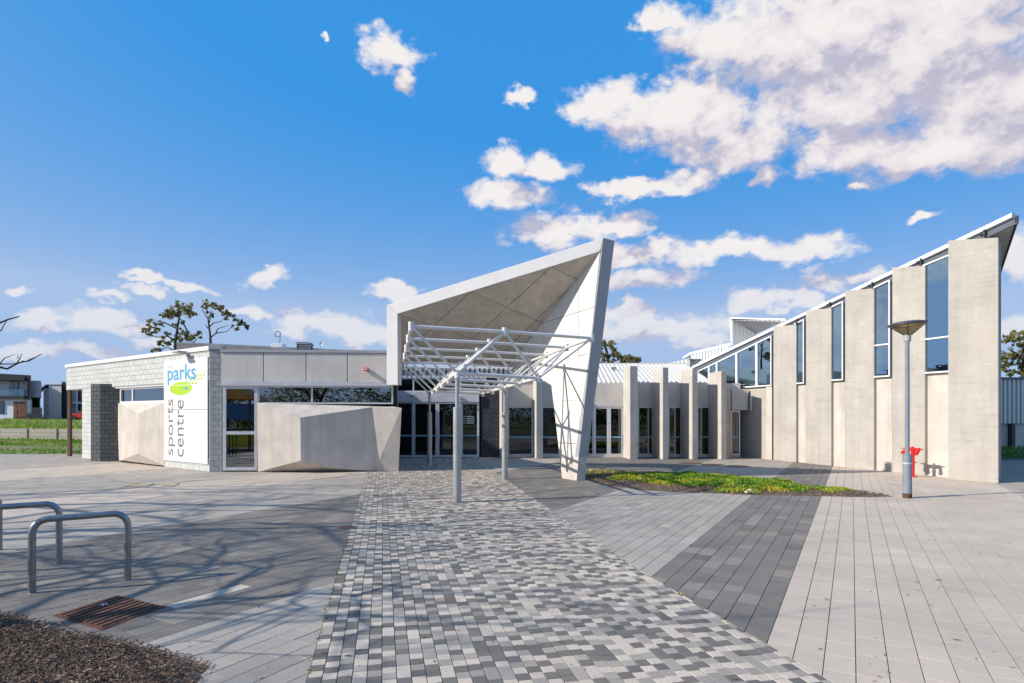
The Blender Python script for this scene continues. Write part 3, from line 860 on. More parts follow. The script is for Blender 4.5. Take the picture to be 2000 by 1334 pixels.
# covers let into the paving
M['cover_plate'] = plain('ochre_cement_cover', (.40, .33, .21), .85, 0, .2, 8)
def plate(px, name, label, cat, m, group=None):
    q = [G(*p) for p in px]; ctr = sum(q, Vector()) / len(q)
    r = thing(name, label, cat, ctr, group)
    mb = MB(); mb.prism([p + Vector((0, 0, .012)) for p in q], (0, 0, -.02)); mb.build('rim', M['galv_dark'], r)
    mb = MB(); mb.prism([ctr + (p - ctr) * .93 + Vector((0, 0, .016)) for p in q], (0, 0, -.02)); mb.build('lid', m, r)
plate([(262, 944.5), (302, 944.5), (287, 951.5), (241, 951.5)], 'access_cover', 'larger ochre access cover set in the paving before the sign wall', 'access cover', M['cover_plate'])
plate([(326, 944.5), (352, 944.5), (340, 950), (314, 950)], 'access_cover', 'smaller ochre access cover, the one nearer the corner window', 'access cover', M['cover_plate'])
def manhole(x, y, r, label, m):
    p = G(x, y); t = thing('manhole_cover', label, 'manhole cover', p)
    mb = MB(); mb.lathe(p, [(r * .86, -.01), (r * .86, .012), (r, .012), (r, -.01)], 28); mb.build('ring', M['galv_dark'], t)
    mb = MB(); mb.lathe(p, [(0, .012), (r * .84, .012), (r * .84, -.01)], 28); mb.build('lid', m, t)
manhole(676, 1032, .16, 'round rusty cover at the left edge of the cobbled path', M['rust'])
manhole(1348, 905.5, .42, 'round brown cover in the paving nearest the second colonnade pier', M['rust'])
manhole(1392, 908, .42, 'round brown cover in the paving between two other round covers', M['rust'])
manhole(1440, 911, .42, 'round brown cover in the paving nearest the tall hall', M['rust'])
# ================================================================ BUILDING HELPERS
def wbox(mb, w, s0, s1, z0, z1, o0, o1):
    mb.prism([w.pt(s0, z0, o0), w.pt(s1, z0, o0), w.pt(s1, z1, o0), w.pt(s0, z1, o0)], w.n * (o1 - o0)); return mb
def window(par, w, s0, s1, z0, z1, ms=(), tz=(), g=None, fm=None, fw=.06, o=0.0, dp=.08, name='window', rail=None, label=None):
    """frame with its panes; ms mullion positions, tz transom heights (position or (position, width))"""
    fm = fm or M['alu']; g = g or M['glass']
    mb = MB()
    wbox(mb, w, s0, s0 + fw, z0, z1, o, o + dp); wbox(mb, w, s1 - fw, s1, z0, z1, o, o + dp)
    wbox(mb, w, s0 + fw, s1 - fw, z0, z0 + fw, o, o + dp); wbox(mb, w, s0 + fw, s1 - fw, z1 - fw, z1, o, o + dp)
    cs = [s0 + fw / 2]
    for m_ in sorted(ms):
        wbox(mb, w, m_ - fw / 2, m_ + fw / 2, z0 + fw, z1 - fw, o, o + dp); cs.append(m_)
    cs.append(s1 - fw / 2)
    zs = [z0 + fw / 2]
    for t in sorted(tz):
        zs.append(t)
        for a, b in zip(cs, cs[1:]):
            wbox(mb, w, a + fw / 2, b - fw / 2, t - fw / 2, t + fw / 2, o, o + dp * .98)
    zs.append(z1 - fw / 2)
    fr = mb.build(name, fm, par)
    if label: fr['label'] = label
    for a, b in zip(cs, cs[1:]):
        for c, d in zip(zs, zs[1:]):
            mb = MB(); wbox(mb, w, a + fw / 2 - .005, b - fw / 2 + .005, c + fw / 2 - .005, d - fw / 2 + .005, o + dp * .45, o + dp * .55)
            mb.build('pane', g, fr)
    if rail:
        for a, b in zip(cs, cs[1:]):
            mb = MB(); wbox(mb, w, a + fw / 2, b - fw / 2, rail, rail + .055, o + dp * .56, o + dp * .62); mb.build('blue_rail', M['strip_blue'], fr)
    return fr
BR = {}
def bricks(par, w, rects, m, mm, bl=.40, bh=.18, gap=.008, proud=.012, key='', most=290, ph=0.0, o=0.0, name='brick'):
    """courses of blocks laid on a backing wall; the first `most` as objects, the rest joined"""
    off = wloc(par); cnt = 0; rest = MB()
    ang = math.atan2(w.d.y, w.d.x)
    for (s0, s1, z0, z1) in rects:
        i = int(math.floor(z0 / bh + 1e-4))
        while i * bh < z1 - .02:
            a = max(z0, i * bh) + gap / 2; b = min(z1, (i + 1) * bh) - gap / 2
            s = math.floor(s0 / bl) * bl - (bl / 2 if i % 2 else 0) + ph
            while s < s1:
                p, q = max(s, s0) + gap / 2, min(s + bl, s1) - gap / 2
                if q - p > .05 and b - a > .03:
                    k = (key, round(q - p, 3), round(b - a, 3))
                    if cnt < most:
                        if k not in BR:
                            mb = MB(); L, H = q - p, b - a; e = .004
                            t = [w.d * x + Vector((0, 0, z)) for x, z in ((0, 0), (L, 0), (L, H), (0, H))]
                            t2 = [w.d * x + Vector((0, 0, z)) + w.n * proud for x, z in ((e, e), (L - e, e), (L - e, H - e), (e, H - e))]
                            mb.raw(t + t2, [(4, 5, 6, 7), (0, 1, 5, 4), (1, 2, 6, 5), (2, 3, 7, 6), (3, 0, 4, 7)])
                            BR[k] = mb.mesh(name); BR[k].materials.append(m)
                        ob = bpy.data.objects.new(name, BR[k]); COL.objects.link(ob); ob.parent = par
                        ob.location = w.pt(p, a, o) - off
                        cnt += 1
                    else:
                        wbox(rest, w, p, q, a, b, o, o + proud)
                s += bl
            i += 1
    if rest.f: rest.build(name + 'work', m, par, kind='stuff')

# ================================================================ THE LOW PAVILION WITH THE SIGN
LW = Wall(G(161, 894.6), G(410, 921.6))          # brick flank that catches the sun
FW = Wall(G(433, 922), G(780, 920.2))        # front with concrete panels
CP = Wall(G(410, 921.6), G(433.5, 921.3))      # short return of the corner pillar
LWL = LW.len
pav = thing('pavilion', 'low pale brick and concrete pavilion with faceted walls and a tall corner window', 'building', G(420, 922))
ztop = LW.sz(405, 683)[1]
zl = ztop - .03
s_far = LW.sz(130, 700)[0]
z_fas = LW.sz(322, 750)[1]
s_sg0 = LW.sz(321.5, 800)[0]; s_p0, s_p1 = LW.sz(161, 800)[0], LW.sz(178, 800)[0]
s_dk = LW.sz(177, 800)[0]; s_rec = LW.sz(224, 800)[0]; s_fc0 = LW.sz(230.6, 800)[0]
print('PAV', ztop, z_fas, s_far, s_sg0, LWL, LW.sz(130, 712), LW.sz(130, 759))
mb = MB()
wbox(mb, LW, s_far, LWL, z_fas, zl, -.25, 0)
wbox(mb, LW, s_sg0, LWL, 0, z_fas, -.25, 0)
wbox(mb, LW, s_p0, s_p1, 0, z_fas, -.9, 0)
wall = mb.build('brick_wall', M['mortar'], pav)
bricks(wall, LW, [(s_far, LWL, z_fas, zl), (s_sg0, LWL, 0, .42), (s_p0, s_p1, 0, z_fas)], M['brick_light'], None, key='lw')
mb = MB(); wbox(mb, LW, s_far - .06, LWL, zl, zl + .14, -.32, .05)
mb.build('coping', M['white'], pav, bevel=.008)
# return of the far end, carried on the timber post
EW = Wall(LW.pt(s_far, 0) + LW.n * -3.2, LW.pt(s_far, 0))
mb = MB(); wbox(mb, LW, s_far, s_far + .2, z_fas, zl, -3.2, -.26); mb.build('end_beam', M['brick_brown'], pav)
mb = MB(); wbox(mb, LW, s_far + .21, s_p0, z_fas + .02, z_fas + .1, -3.2, -.26); mb.build('porch_ceiling', M['interior'], pav)
# corner pillar
mb = MB(); mb.prism([CP.pt(.012, 0), CP.pt(CP.len, 0), CP.pt(CP.len, ztop), CP.pt(.012, ztop)], CP.n * -.3)
pil = mb.build('corner_pillar', M['mortar'], pav)
bricks(pil, CP, [(.012, CP.len, 0, ztop - .02)], M['brick_pillar'], None, bl=.26, key='cp', proud=.014)
mb = MB(); wbox(mb, CP, -.03, CP.len + .03, ztop, ztop + .13, -.34, .05); mb.build('pillar_cap', M['fin_edge'], pav, bevel=.008)
# dark brick fin beside the recess
dk_a = G(177.5, 900.6); dk_b = G(197, 901.2)
DK = Wall(dk_a, dk_b)
dkz = LW.sz(190, 752)[1]
DK2 = Wall(dk_b, LW.pt(s_rec + .15, 0, -.35))
mb = MB(); mb.prism([dk_a, dk_b, LW.pt(s_rec + .15, 0, -.35), LW.pt(s_dk - .05, 0, -.35)], (0, 0, dkz))
dkw = mb.build('dark_brick_pier', M['mortar_dark'], pav)
bricks(dkw, DK, [(0, DK.len, 0, dkz)], M['brick_dark'], None, bl=.3, bh=.15, key='dk', proud=.012)
bricks(dkw, DK2, [(0, DK2.len, 0, dkz)], M['brick_dark'], None, bl=.3, bh=.15, key='dk2', proud=.012)
# recessed door slot and strip window of the flank
window(pav, LW, s_rec + .02, s_fc0 + .06, .05, z_fas - .06, fw=.05, o=-.32, tz=(), name='door', label='narrow glazed door in the dark recess')
zs0 = LW.sz(300, 786)[1]
window(pav, LW, s_fc0 - .05, s_sg0, zs0, z_fas - .04, ms=(LW.sz(253.5, 770)[0],), o=-.16, fw=.07, fm=M['white'], g=M['glass_sky'])
mb = MB(); wbox(mb, LW, s_rec + .02, s_sg0, z_fas - .05, z_fas - .001, -.24, -.02); mb.build('lintel', M['white'], pav)
# faceted concrete under it
def facet(par, w, vs, fs, label=None, m=None, name='faceted_wall'):
    """vs: (pixel x, pixel y, how far it stands out)"""
    P = [w.px(x, y, o) for x, y, o in vs]
    P = [Vector((p.x, p.y, max(0, p.z))) for p in P]
    mb = MB(); mb.raw(P, fs)
    ob = mb.build(name, m or M['conc_warm'], par, bevel=0)
    if label: ob['label'] = label
    return ob
facet(pav, LW, [(230.6, 787.5, .02), (320.6, 786, .02), (320.6, 909.8, .02), (234.5, 899.5, .02), (236.5, 789.5, .06), (269.5, 808, .24), (269.5, 886.3, .24), (236.5, 899, .06), (230.6, 898.6, -.3), (230.6, 787.5, -.3), (320.6, 786, -.3)],
      [(4, 5, 6, 7), (5, 1, 2, 6), (4, 1, 5), (0, 1, 4), (7, 6, 2, 3), (0, 4, 7, 3), (0, 3, 8, 9), (0, 9, 10, 1)], 'faceted concrete panel with one upright ridge under the strip window')
# ---- front
fz1, fz0 = FW.sz(600, 689)[1], FW.sz(600, 747.5)[1]
sx = [FW.sz(x, 720)[0] for x in (432, 515, 598, 678.6, 762)]
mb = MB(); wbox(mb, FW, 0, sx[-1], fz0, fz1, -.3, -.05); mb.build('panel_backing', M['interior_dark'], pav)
for a, b in zip(sx, sx[1:]):
    mb = MB(); wbox(mb, FW, a + .012, b - .012, fz0 + .02, fz1 - .01, -.04, .02); mb.build('concrete_panel', M['conc_panel'], pav, bevel=.006)
mb = MB(); wbox(mb, FW, -.02, sx[-1], fz1, fz1 + .09, -.35, .05); mb.build('roof_flashing', M['fin_edge'], pav)
mb = MB(); wbox(mb, FW, 0, FW.sz(767, 760)[0], fz0 - .1, fz0 + .015, -.12, .06); mb.build('window_head', M['alu'], pav)
s_w1 = FW.sz(502.5, 830)[0]; z_tr = FW.sz(467, 845.5)[1]
window(pav, FW, .02, s_w1, FW.sz(467, 919)[1], fz0 - .1, tz=(z_tr,), o=-.1, fw=.1, g=M['glass_sky'], label='tall corner window mirroring the playground')
zw0, zw1 = FW.sz(640, 789)[1], fz0 - .1
s_we = FW.sz(767, 775)[0]
window(pav, FW, s_w1, s_we, zw0, zw1, ms=(FW.sz(608, 770)[0],), o=-.14, fw=.05, g=M['glass_sky'], label='long strip window above the faceted concrete')
facet(pav, FW, [(502, 786.5, .03), (727, 795.2, .03), (586.5, 815.5, .60), (587.5, 899.6, .60), (504, 921.4, .03), (731, 919.5, .03), (784.5, 797, .22), (778, 920, .02), (767.4, 794, .03), (781, 797.2, -.15), (774.5, 918.8, -.15), (502, 786.5, -.12), (767, 794, -.14), (640, 913, .40), (700, 918, .17)],
      [(0, 2, 3, 4), (0, 1, 2), (2, 1, 5, 14, 13, 3), (4, 3, 13), (4, 13, 14, 5), (1, 8, 6), (1, 6, 5), (6, 7, 5), (6, 9, 10, 7), (0, 11, 12, 8, 1), (8, 12, 9, 6)], 'large faceted concrete wall with a shaded plane turned from the sun')
# main body, upper brown parapet
rt = ztop
body = [LW.pt(s_p0 + .3, 0, -1.2), LW.pt(LWL, 0, -.6), FW.pt(.3, 0, -.6), FW.pt(FW.len - .25, 0, -.6), Vector((-6.7, 27, 0)), LW.pt(s_p0 + .5, 0, -9)]
mb = MB(); mb.prism([p + Vector((0, 0, fz1 - .12)) for p in body], (0, 0, -.2)); mb.build('roof', M['interior'], pav)
mb = MB()
for a, b in ((body[4], body[5]), (body[5], body[0]), (body[3], body[4])):
    d = (b - a); nn = Vector((d.y, -d.x, 0)).normalized() * .1
    mb.prism([a, b, b + Vector((0, 0, fz1 - .33)), a + Vector((0, 0, fz1 - .33))], nn)
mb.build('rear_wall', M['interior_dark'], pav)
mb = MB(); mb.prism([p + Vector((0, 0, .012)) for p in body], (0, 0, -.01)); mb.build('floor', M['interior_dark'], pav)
UP = Wall(AT(345, 700, 24.0), AT(757, 700, 25.0))
zu = AT(345, 668.5, 24.0).z; zu2 = AT(757, 688, 25.0).z
mb = MB(); mb.prism([UP.pt(0, ztop - .6), UP.pt(UP.len, fz1 - .6), UP.pt(UP.len, zu2 - .042), UP.pt(0, zu - .052)], -UP.n * 1.2); up = mb.build('upper_parapet', M['brick_brown'], pav)
mb = MB(); mb.prism([UP.pt(-.02, zu - .05, .004), UP.pt(UP.len, zu2 - .04, .004), UP.pt(UP.len, zu2 + .02, .004), UP.pt(-.02, zu + .02, .004)], -UP.n * 1.4); mb.build('parapet_cap', M['fin_edge'], pav)

# ---- the sign
sgn = thing('sign', 'tall white wall sign with a green leaf emblem reading the parks sports centre', 'sign', LW.pt((s_sg0 + LWL) / 2, .4, .02))
SG0, SG1 = LW.sz(322.8, 800)[0], LW.sz(408, 800)[0]
SZ1, SZ0 = LW.sz(365, 701.5)[1], LW.sz(365, 902.5)[1]
SWD, SHT = SG1 - SG0, SZ1 - SZ0
print('SIGN', SWD, SHT, SZ0, SZ1)
zj = SZ1 - .49 * SHT
M['sign_white'] = plain('white_sign_enamel', (.72, .72, .71), .4, 0, .02)
M['ink_blue'] = plain('sky_blue_ink', (.06, .37, .62), .4, 0, .03)
M['ink_green'] = plain('lime_green_ink', (.40, .62, .02), .4, 0, .08)
M['ink_grey'] = plain('grey_ink', (.17, .165, .16), .4, 0, .03)
M['ink_pale'] = plain('pale_blue_ink', (.60, .72, .80), .4, 0, .03)
for a, b in ((SZ0, zj - .006), (zj + .006, SZ1)):
    mb = MB(); wbox(mb, LW, SG0, SG1, a, b, .022, .045); mb.build('panel', M['sign_white'], sgn, bevel=.003)
def sp(u, v, o=.049): return LW.pt(SG0 + u * SWD, SZ1 - v * SHT, o)
def sign_text(s, u0, u1, v0, v1, m, name, up=False, thin=0.0):
    cu = bpy.data.curves.new(name, 'FONT'); cu.body = s; cu.extrude = .0; cu.offset = thin
    t = bpy.data.objects.new(name, cu); COL.objects.link(t)
    me = bpy.data.meshes.new_from_object(t.evaluated_get(bpy.context.evaluated_depsgraph_get()))
    bpy.data.objects.remove(t); bpy.data.curves.remove(cu)
    xs = [v.co.x for v in me.vertices]; ys = [v.co.y for v in me.vertices]
    x0, x1, y0, y1 = min(xs), max(xs), min(ys), max(ys)
    off = wloc(sgn)
    for v in me.vertices:
        a, b = (v.co.x - x0) / (x1 - x0), (v.co.y - y0) / (y1 - y0)
        if up: u, w_ = u1 - (u1 - u0) * (1 - b) if False else u0 + (u1 - u0) * (1 - b), v1 - (v1 - v0) * a
        else: u, w_ = u0 + (u1 - u0) * a, v1 - (v1 - v0) * b
        v.co = sp(u, w_) - off
    me.materials.clear(); me.materials.append(m)
    o = bpy.data.objects.new(name, me); COL.objects.link(o); o.parent = sgn
    return o
sign_text('parks', .095, .75, .05, .245, M['ink_blue'], 'word_parks', thin=.008)
sign_text('THE', .075, .21, .045, .082, M['ink_pale'], 'word_the')
sign_text('sports', .10, .275, .385, .945, M['ink_grey'], 'word_sports', up=True, thin=-.004)
sign_text('centre', .315, .475, .395, .952, M['ink_grey'], 'word_centre', up=True, thin=-.004)
mb = MB()
pts = []
for k in range(40):
    a = 2 * math.pi * k / 40
    pts.append(sp(.405 + .255 * math.cos(a), .283 - .064 * math.sin(a), .0470))
mb.face(pts); mb.build('green_leaf', M['ink_green'], sgn)
mb = MB()
for i in range(8):
    for j in range(4):
        if (i + j) % 2: continue
        k = 1 - i * .085
        u, v_ = .50 + i * .063 + j * .014, .252 - i * .0165 + (j - 1.2) * .024 * k
        if u > .97: continue
        mb.face([sp(u, v_, .048), sp(u + .068 * k, v_ - .011, .048), sp(u + .058 * k, v_ + .011 * k, .048), sp(u - .012, v_ + .023 * k, .048)])
mb.build('green_checker_tail', M['ink_green'], sgn)
mb = MB(); mb.face([sp(.405 + .24 * math.cos(a), .262 - .012 * math.sin(a) - .02 * math.cos(a) ** 2, .0485) for a in [math.pi * (0.1 + .8 * k / 12) for k in range(13)]] + [sp(.405 + .24 * math.cos(a), .268 - .012 * math.sin(a) - .02 * math.cos(a) ** 2, .0485) for a in [math.pi * (.9 - .8 * k / 12) for k in range(13)]])
mb.build('white_sweep', M['sign_white'], sgn)
mb = MB(); mb.face([sp(.53 + .05 * math.cos(2 * math.pi * k / 16), .284 - .011 * math.sin(2 * math.pi * k / 16), .0485) for k in range(16)]); mb.build('blue_dot', M['ink_blue'], sgn)

# ---- small fixtures on the pavilion
p0 = LW.px(367, 691, .03)
fl = thing('floodlight', 'flat grey floodlight fixed to the brick wall above the sign', 'wall light', p0)
rz_ = math.atan2(LW.d.y, LW.d.x)
mb = MB(); mb.tube(p0, p0 + LW.n * .3 + Vector((0, 0, .03)), .025); mb.build('arm', M['fin_edge'], fl)
mb = MB(); mb.box(p0 + LW.n * .27 + Vector((0, 0, .03)), (.40, .30, .06), rz=rz_); mb.build('lamp_head', M['fin_edge'], fl, bevel=.015)
mb = MB(); mb.box(p0, (.14, .05, .16), rz=rz_); mb.build('bracket', M['fin_edge'], fl)
p0 = FW.px(717, 722, .03)
al = thing('alarm_strobe', 'small red alarm box on the concrete panel nearest the canopy', 'alarm', p0)
mb = MB(); mb.box(p0 + FW.n * .1, (.13, .2, .1), rz=math.atan2(FW.d.y, FW.d.x)); mb.build('box', M['red'], al, bevel=.012)
mb = MB(); mb.box(p0 + FW.n * .203, (.09, .012, .035), rz=math.atan2(FW.d.y, FW.d.x)); mb.build('lens', M['sign_white'], al)
# roof clutter
b0 = AT(545, 684, 22.0)
an = thing('roof_antenna', 'white roof unit with a thin mast and ring antenna', 'antenna', b0)
mb = MB(); mb.box(AT(545, 676, 22.0), (.42, .4, .16)); mb.build('cabinet', M['white'], an, bevel=.02)
for k in (-1, 0, 1):
    mb = MB(); p = AT(543.5 + k * 3.5, 681, 22.0); mb.box((p.x, p.y, p.z - .06), (.05, .05, .3)); mb.build('leg', M['white'], an)
mb = MB(); mb.tube(AT(546, 676, 22.0), AT(547.5, 649, 22.0), .018); mb.build('mast', M['galv_dark'], an)
ring = [AT(542.5 + 5.5 * math.cos(R(20 + 300 * k / 18)), 652.5 - 5.5 * math.sin(R(20 + 300 * k / 18)), 22.0) for k in range(19)]
mb = MB(); mb.path(ring, .014, 6); mb.build('ring', M['galv_dark'], an)
b0 = AT(595, 682, 24.5)
vt = thing('roof_vent', 'dark louvred box on the pavilion roof', 'roof vent', b0)
mb = MB(); mb.box(AT(595.5, 678, 24.5), (.5, .5, .34)); mb.build('box', M['dark_steel'], vt)
for k in range(3):
    mb = MB(); c = AT(595.5, 675 + k * 3, 24.2); mb.box(c, (.48, .04, .03)); mb.build('louvre', M['grey_paint'], vt)
mb = MB(); mb.box(AT(595.5, 672.8, 24.5), (.56, .56, .04)); mb.build('cap', M['interior'], vt)
b0 = AT(626.5, 684, 24.5)
ds = thing('satellite_dish', 'tiny pale satellite dish on the pavilion roof beside the dark vent', 'satellite dish', b0)
mb = MB(); mb.tube(b0, AT(626.5, 672, 24.5), .012, n=6); mb.build('mast', M['galv_dark'], ds)
c = AT(627, 671, 24.4)
mb = MB(); mb.raw([c + Vector((0, .05, 0))] + [c + Vector((.075 * math.cos(2 * math.pi * k / 12), -.02, .1 * math.sin(2 * math.pi * k / 12))) for k in range(12)], [(0, 1 + k, 1 + (k + 1) % 12) for k in range(12)])
mb.build('dish', M['white'], ds)
# timber post under the far end
p = LW.pt(s_far + .05, 0, -.1)
ps = thing('timber_post', 'brown timber post under the far end of the brick wall', 'post', p)
zc = LW.sz(130, 757)[1] - .002
mb = MB(); mb.box((p.x, p.y, zc / 2), (.13, .13, zc)); mb.build('post', M['timber'], ps, bevel=.008)

# ================================================================ ENTRANCE WING AND COLONNADE
YD = 24.9
EN = Wall((-6.2, YD), (10.4, YD))
def es(x): return (x - CX) / F * YD - EN.a.x
def ez(y): return EYE + (YH - y) / F * YD
win = thing('entrance_wing', 'glazed entrance wing with concrete piers and a pale ribbed roof', 'building', (2, YD, 0))
# doors
d0, d1 = es(775), es(936)
zt, zh = ez(766), ez(785)
mb = MB()
wbox(mb, EN, d0, d1, zh, zt, -.05, .16)
mb.build('door_header', M['alu'], win)
window(win, EN, d0, es(808), .02, zh, o=0, fw=.07, g=M['glass'], rail=ez(852), label='fixed glass side light left of the sliding doors')
for a, b, lb in ((808, 855, 'left sliding glass door leaf'), (855, 900, 'right sliding glass door leaf')):
    window(win, EN, es(a), es(b), .02, zh, o=.05, fw=.08, g=M['glass'], rail=ez(852), name='door', label=lb)
window(win, EN, es(900), d1, .02, zh, o=0, fw=.09, g=M['glass'], rail=ez(852), label='fixed glass side light with opening hours right of the sliding doors')
ztr = ez(738)
window(win, EN, d0, d1 + .3, zt, ztr, ms=(es(808), es(900)), o=0, fw=.06, g=M['glass'], label='glass above the entrance doors')
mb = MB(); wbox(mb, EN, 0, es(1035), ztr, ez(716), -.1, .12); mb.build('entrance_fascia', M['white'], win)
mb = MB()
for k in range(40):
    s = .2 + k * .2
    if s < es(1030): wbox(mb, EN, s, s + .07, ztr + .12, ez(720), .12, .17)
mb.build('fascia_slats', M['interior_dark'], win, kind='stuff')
# notice lettering on the glass
mb = MB()
for r_ in range(4):
    y = 813 + r_ * 4.2
    x = 903
    while x < 926:
        wd = rb.uniform(.6, 1.6); wbox(mb, EN, es(x), es(x + wd), ez(y + 1.2), ez(y), .052, .0535); x += wd + .7
mb.build('notice_lines', M['ink_pale'], win, kind='stuff')
# round door sensor, white camera
mb = MB(); mb.lathe((es(806) + EN.a.x, YD - .18, ez(773)), [(0, .05), (.06, .04), (.075, 0), (.06, -.04), (0, -.05)], 12); mb.build('door_sensor', M['grey_paint'], win)
mb = MB(); mb.lathe((es(898.5) + EN.a.x, YD - .24, ez(777)), [(0, .09), (.07, .07), (.07, -.05), (0, -.1)], 12); mb.build('camera_dome', M['white'], win)
# blue-black brick wall
b0, b1 = es(939), es(975)
mb = MB(); wbox(mb, EN, b0, b1, 0, ztr - .003, -.3, .02); bw = mb.build('blue_brick_wall', M['mortar_dark'], win)
bricks(bw, EN, [(b0, b1, 0, ztr - .01)], M['brick_blue'], None, bl=.24, bh=.09, key='bb', proud=.012, o=.02, gap=.01)
# band of render above the windows
zb1, zb0 = ez(748.5), ez(794)
mb = MB(); wbox(mb, EN, es(975), es(1446), zb0, zb1, -.2, 0); mb.build('render_band', M['conc_panel'], win)
mb = MB(); wbox(mb, EN, es(975), es(1446), .0, .10, -.2, 0); mb.build('plinth', M['conc_panel'], win)
def pier(x0, x1, x2, ytop, yb=897.5, ybk=893, label=None, mname='conc_pier', w=None):
    """deep fin: x0 the back left edge, x1 the leading arris, x2 the right edge"""
    a = G(x1, yb); b = G(x2, yb - .3); dk = YD - .01
    bl = Vector(((x0 - CX) / F * dk, dk, 0)); br = Vector((b.x + .02, dk, 0))
    zt_ = EYE + (YH - ytop) / F * a.y
    mb = MB(); mb.prism([a, b, br, bl], (0, 0, zt_))
    o = mb.build('pier', M[mname], win, bevel=.012)
    if label: o['label'] = label
    return o
pier(1217, 1230.5, 1245.5, 714.6, label='first pier right of the double doors')
pier(1275, 1294.5, 1305.5, 717.5)
pier(1330, 1352, 1362.5, 720.5)
pier(1384.5, 1408.5, 1419, 724.5)
pier(1041, 1047.5, 1060, 716, 896)
pier(975.5, 980, 992, 745, 896)
# windows between the piers
for (a, b, lb) in ((992, 1041, None), (1058, 1094, None), (1246, 1276.5, None), (1305.5, 1332, None), (1362, 1387, None)):
    window(win, EN, es(a), es(b), .08, zb0 - .002, o=-.12, fw=.055, g=M['glass'], rail=ez(855))
window(win, EN, es(1094), es(1160), .08, zb0 - .002, o=-.12, fw=.055, g=M['glass'], rail=ez(855))
for a, b in ((1160, 1189.5), (1189.5, 1218)):
    window(win, EN, es(a), es(b), .06, zb0 - .002, o=-.1, fw=.085, g=M['glass'], rail=ez(855), name='door')
# brick pier and link to the hall
mb = MB(); BP = Wall(G(1418.5, 896.3), G(1427, 895.5)); zb = EYE + (YH - 758) / F * BP.a.y
mb.prism([BP.pt(0, 0), BP.pt(BP.len, 0), BP.pt(BP.len, zb), BP.pt(0, zb)], (.02, 1.0, 0)); bp = mb.build('brick_pier', M['mortar_dark'], win)
bricks(bp, BP, [(0, BP.len, 0, zb)], M['brick_brown'], None, bl=.19, bh=.12, key='bp', proud=.008)
mb = MB(); wbox(mb, EN, es(1427), es(1459), ez(801), ez(760), .001, .12); mb.build('link_beam', M['conc_panel'], win, bevel=.01)
window(win, EN, es(1427), es(1445), .1, ez(802), o=-.05, fw=.05, g=M['glass'], rail=ez(855))
# ribbed roof
def ribbed(mb, o, e1, e2, n1, rib, h, up):
    """sheet o + a*e1 + b*e2 with n1 ribs spread along e1"""
    for k in range(n1):
        for (a, b) in ((k / n1, (k + rib) / n1),):
            mb.prism([o + e1 * a, o + e1 * b, o + e1 * b + e2, o + e1 * a + e2], up * h)
    mb.prism([o, o + e1, o + e1 + e2, o + e2], up * -.03)
ye, zr, yr = YD + .02, EYE + (YH - 712) / F * 30.0, 30.0
mb = MB()
x0r, x1r = 0.9, 8.55
o_ = Vector((x0r, ye, zb1 + .01)); e2 = Vector((.35, yr - ye, zr - zb1))
upv = Vector((0, -e2.z, e2.y)).normalized()
ribbed(mb, o_, Vector((x1r - x0r, 0, 0)), e2, 38, .38, .035, upv)
mb.build('ribbed_roof', M['rooftin'], win)
mb = MB(); mb.prism([Vector((x0r, ye + e2.y, zr)), Vector((x1r + .35, ye + e2.y, zr)), Vector((x1r + .35, ye + e2.y, zr + .08)), Vector((x0r, ye + e2.y, zr + .08))], (0, .3, 0)); mb.build('ridge_cap', M['rooftin'], win)
mb = MB(); c = o_ + Vector((3.72, 0, 0)) + e2 * .62
mb.box(c + upv * .12, (.22, .16, .1)); mb.box(c + upv * .06, (.05, .05, .14)); mb.build('roof_fixing', M['grey_paint'], win)
for a in (853.0, 857.5, 1187.0, 1192.0):
    mb = MB(); p = AT(a, 838, YD - .2); mb.tube((p.x, p.y, .75), (p.x, p.y, 1.35), .018, n=8); mb.tube((p.x, p.y, .8), (p.x, p.y + .12, .8), .012, n=6); mb.tube((p.x, p.y, 1.3), (p.x, p.y + .12, 1.3), .012, n=6); mb.build('door_handle', M['alu'], win)
# inside: floor, back wall, posts, a few pieces that show through the glass
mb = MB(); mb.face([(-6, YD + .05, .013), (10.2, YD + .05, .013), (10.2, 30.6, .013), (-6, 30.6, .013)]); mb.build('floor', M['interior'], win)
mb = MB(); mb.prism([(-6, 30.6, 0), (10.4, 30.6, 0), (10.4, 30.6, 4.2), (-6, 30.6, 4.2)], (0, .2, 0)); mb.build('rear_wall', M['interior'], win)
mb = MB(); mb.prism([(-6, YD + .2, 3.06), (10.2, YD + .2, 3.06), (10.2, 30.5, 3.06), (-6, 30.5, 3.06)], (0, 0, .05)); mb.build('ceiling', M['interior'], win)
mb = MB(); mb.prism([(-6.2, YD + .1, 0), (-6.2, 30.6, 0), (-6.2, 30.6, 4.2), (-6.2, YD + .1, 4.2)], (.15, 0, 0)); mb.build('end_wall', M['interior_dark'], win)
for x in (1205, 1259, 1316.5, 1368.5):
    mb = MB(); p = AT(x, 850, YD + 1.2); mb.box((p.x, p.y, 1.3), (.17, .12, 2.6)); mb.build('interior_post', M['yellow'], win)
mb = MB(); p = AT(868, 822, 28); mb.box((p.x, p.y, 1.5), (.9, .05, .1)); mb.build('interior_sign', plain('blue_sign', (.02, .12, .5), .4), win)
mb = MB(); mb.box((-1.8, 28.4, .55), (2.6, .6, 1.1)); mb.build('reception_desk', M['timber'], win)

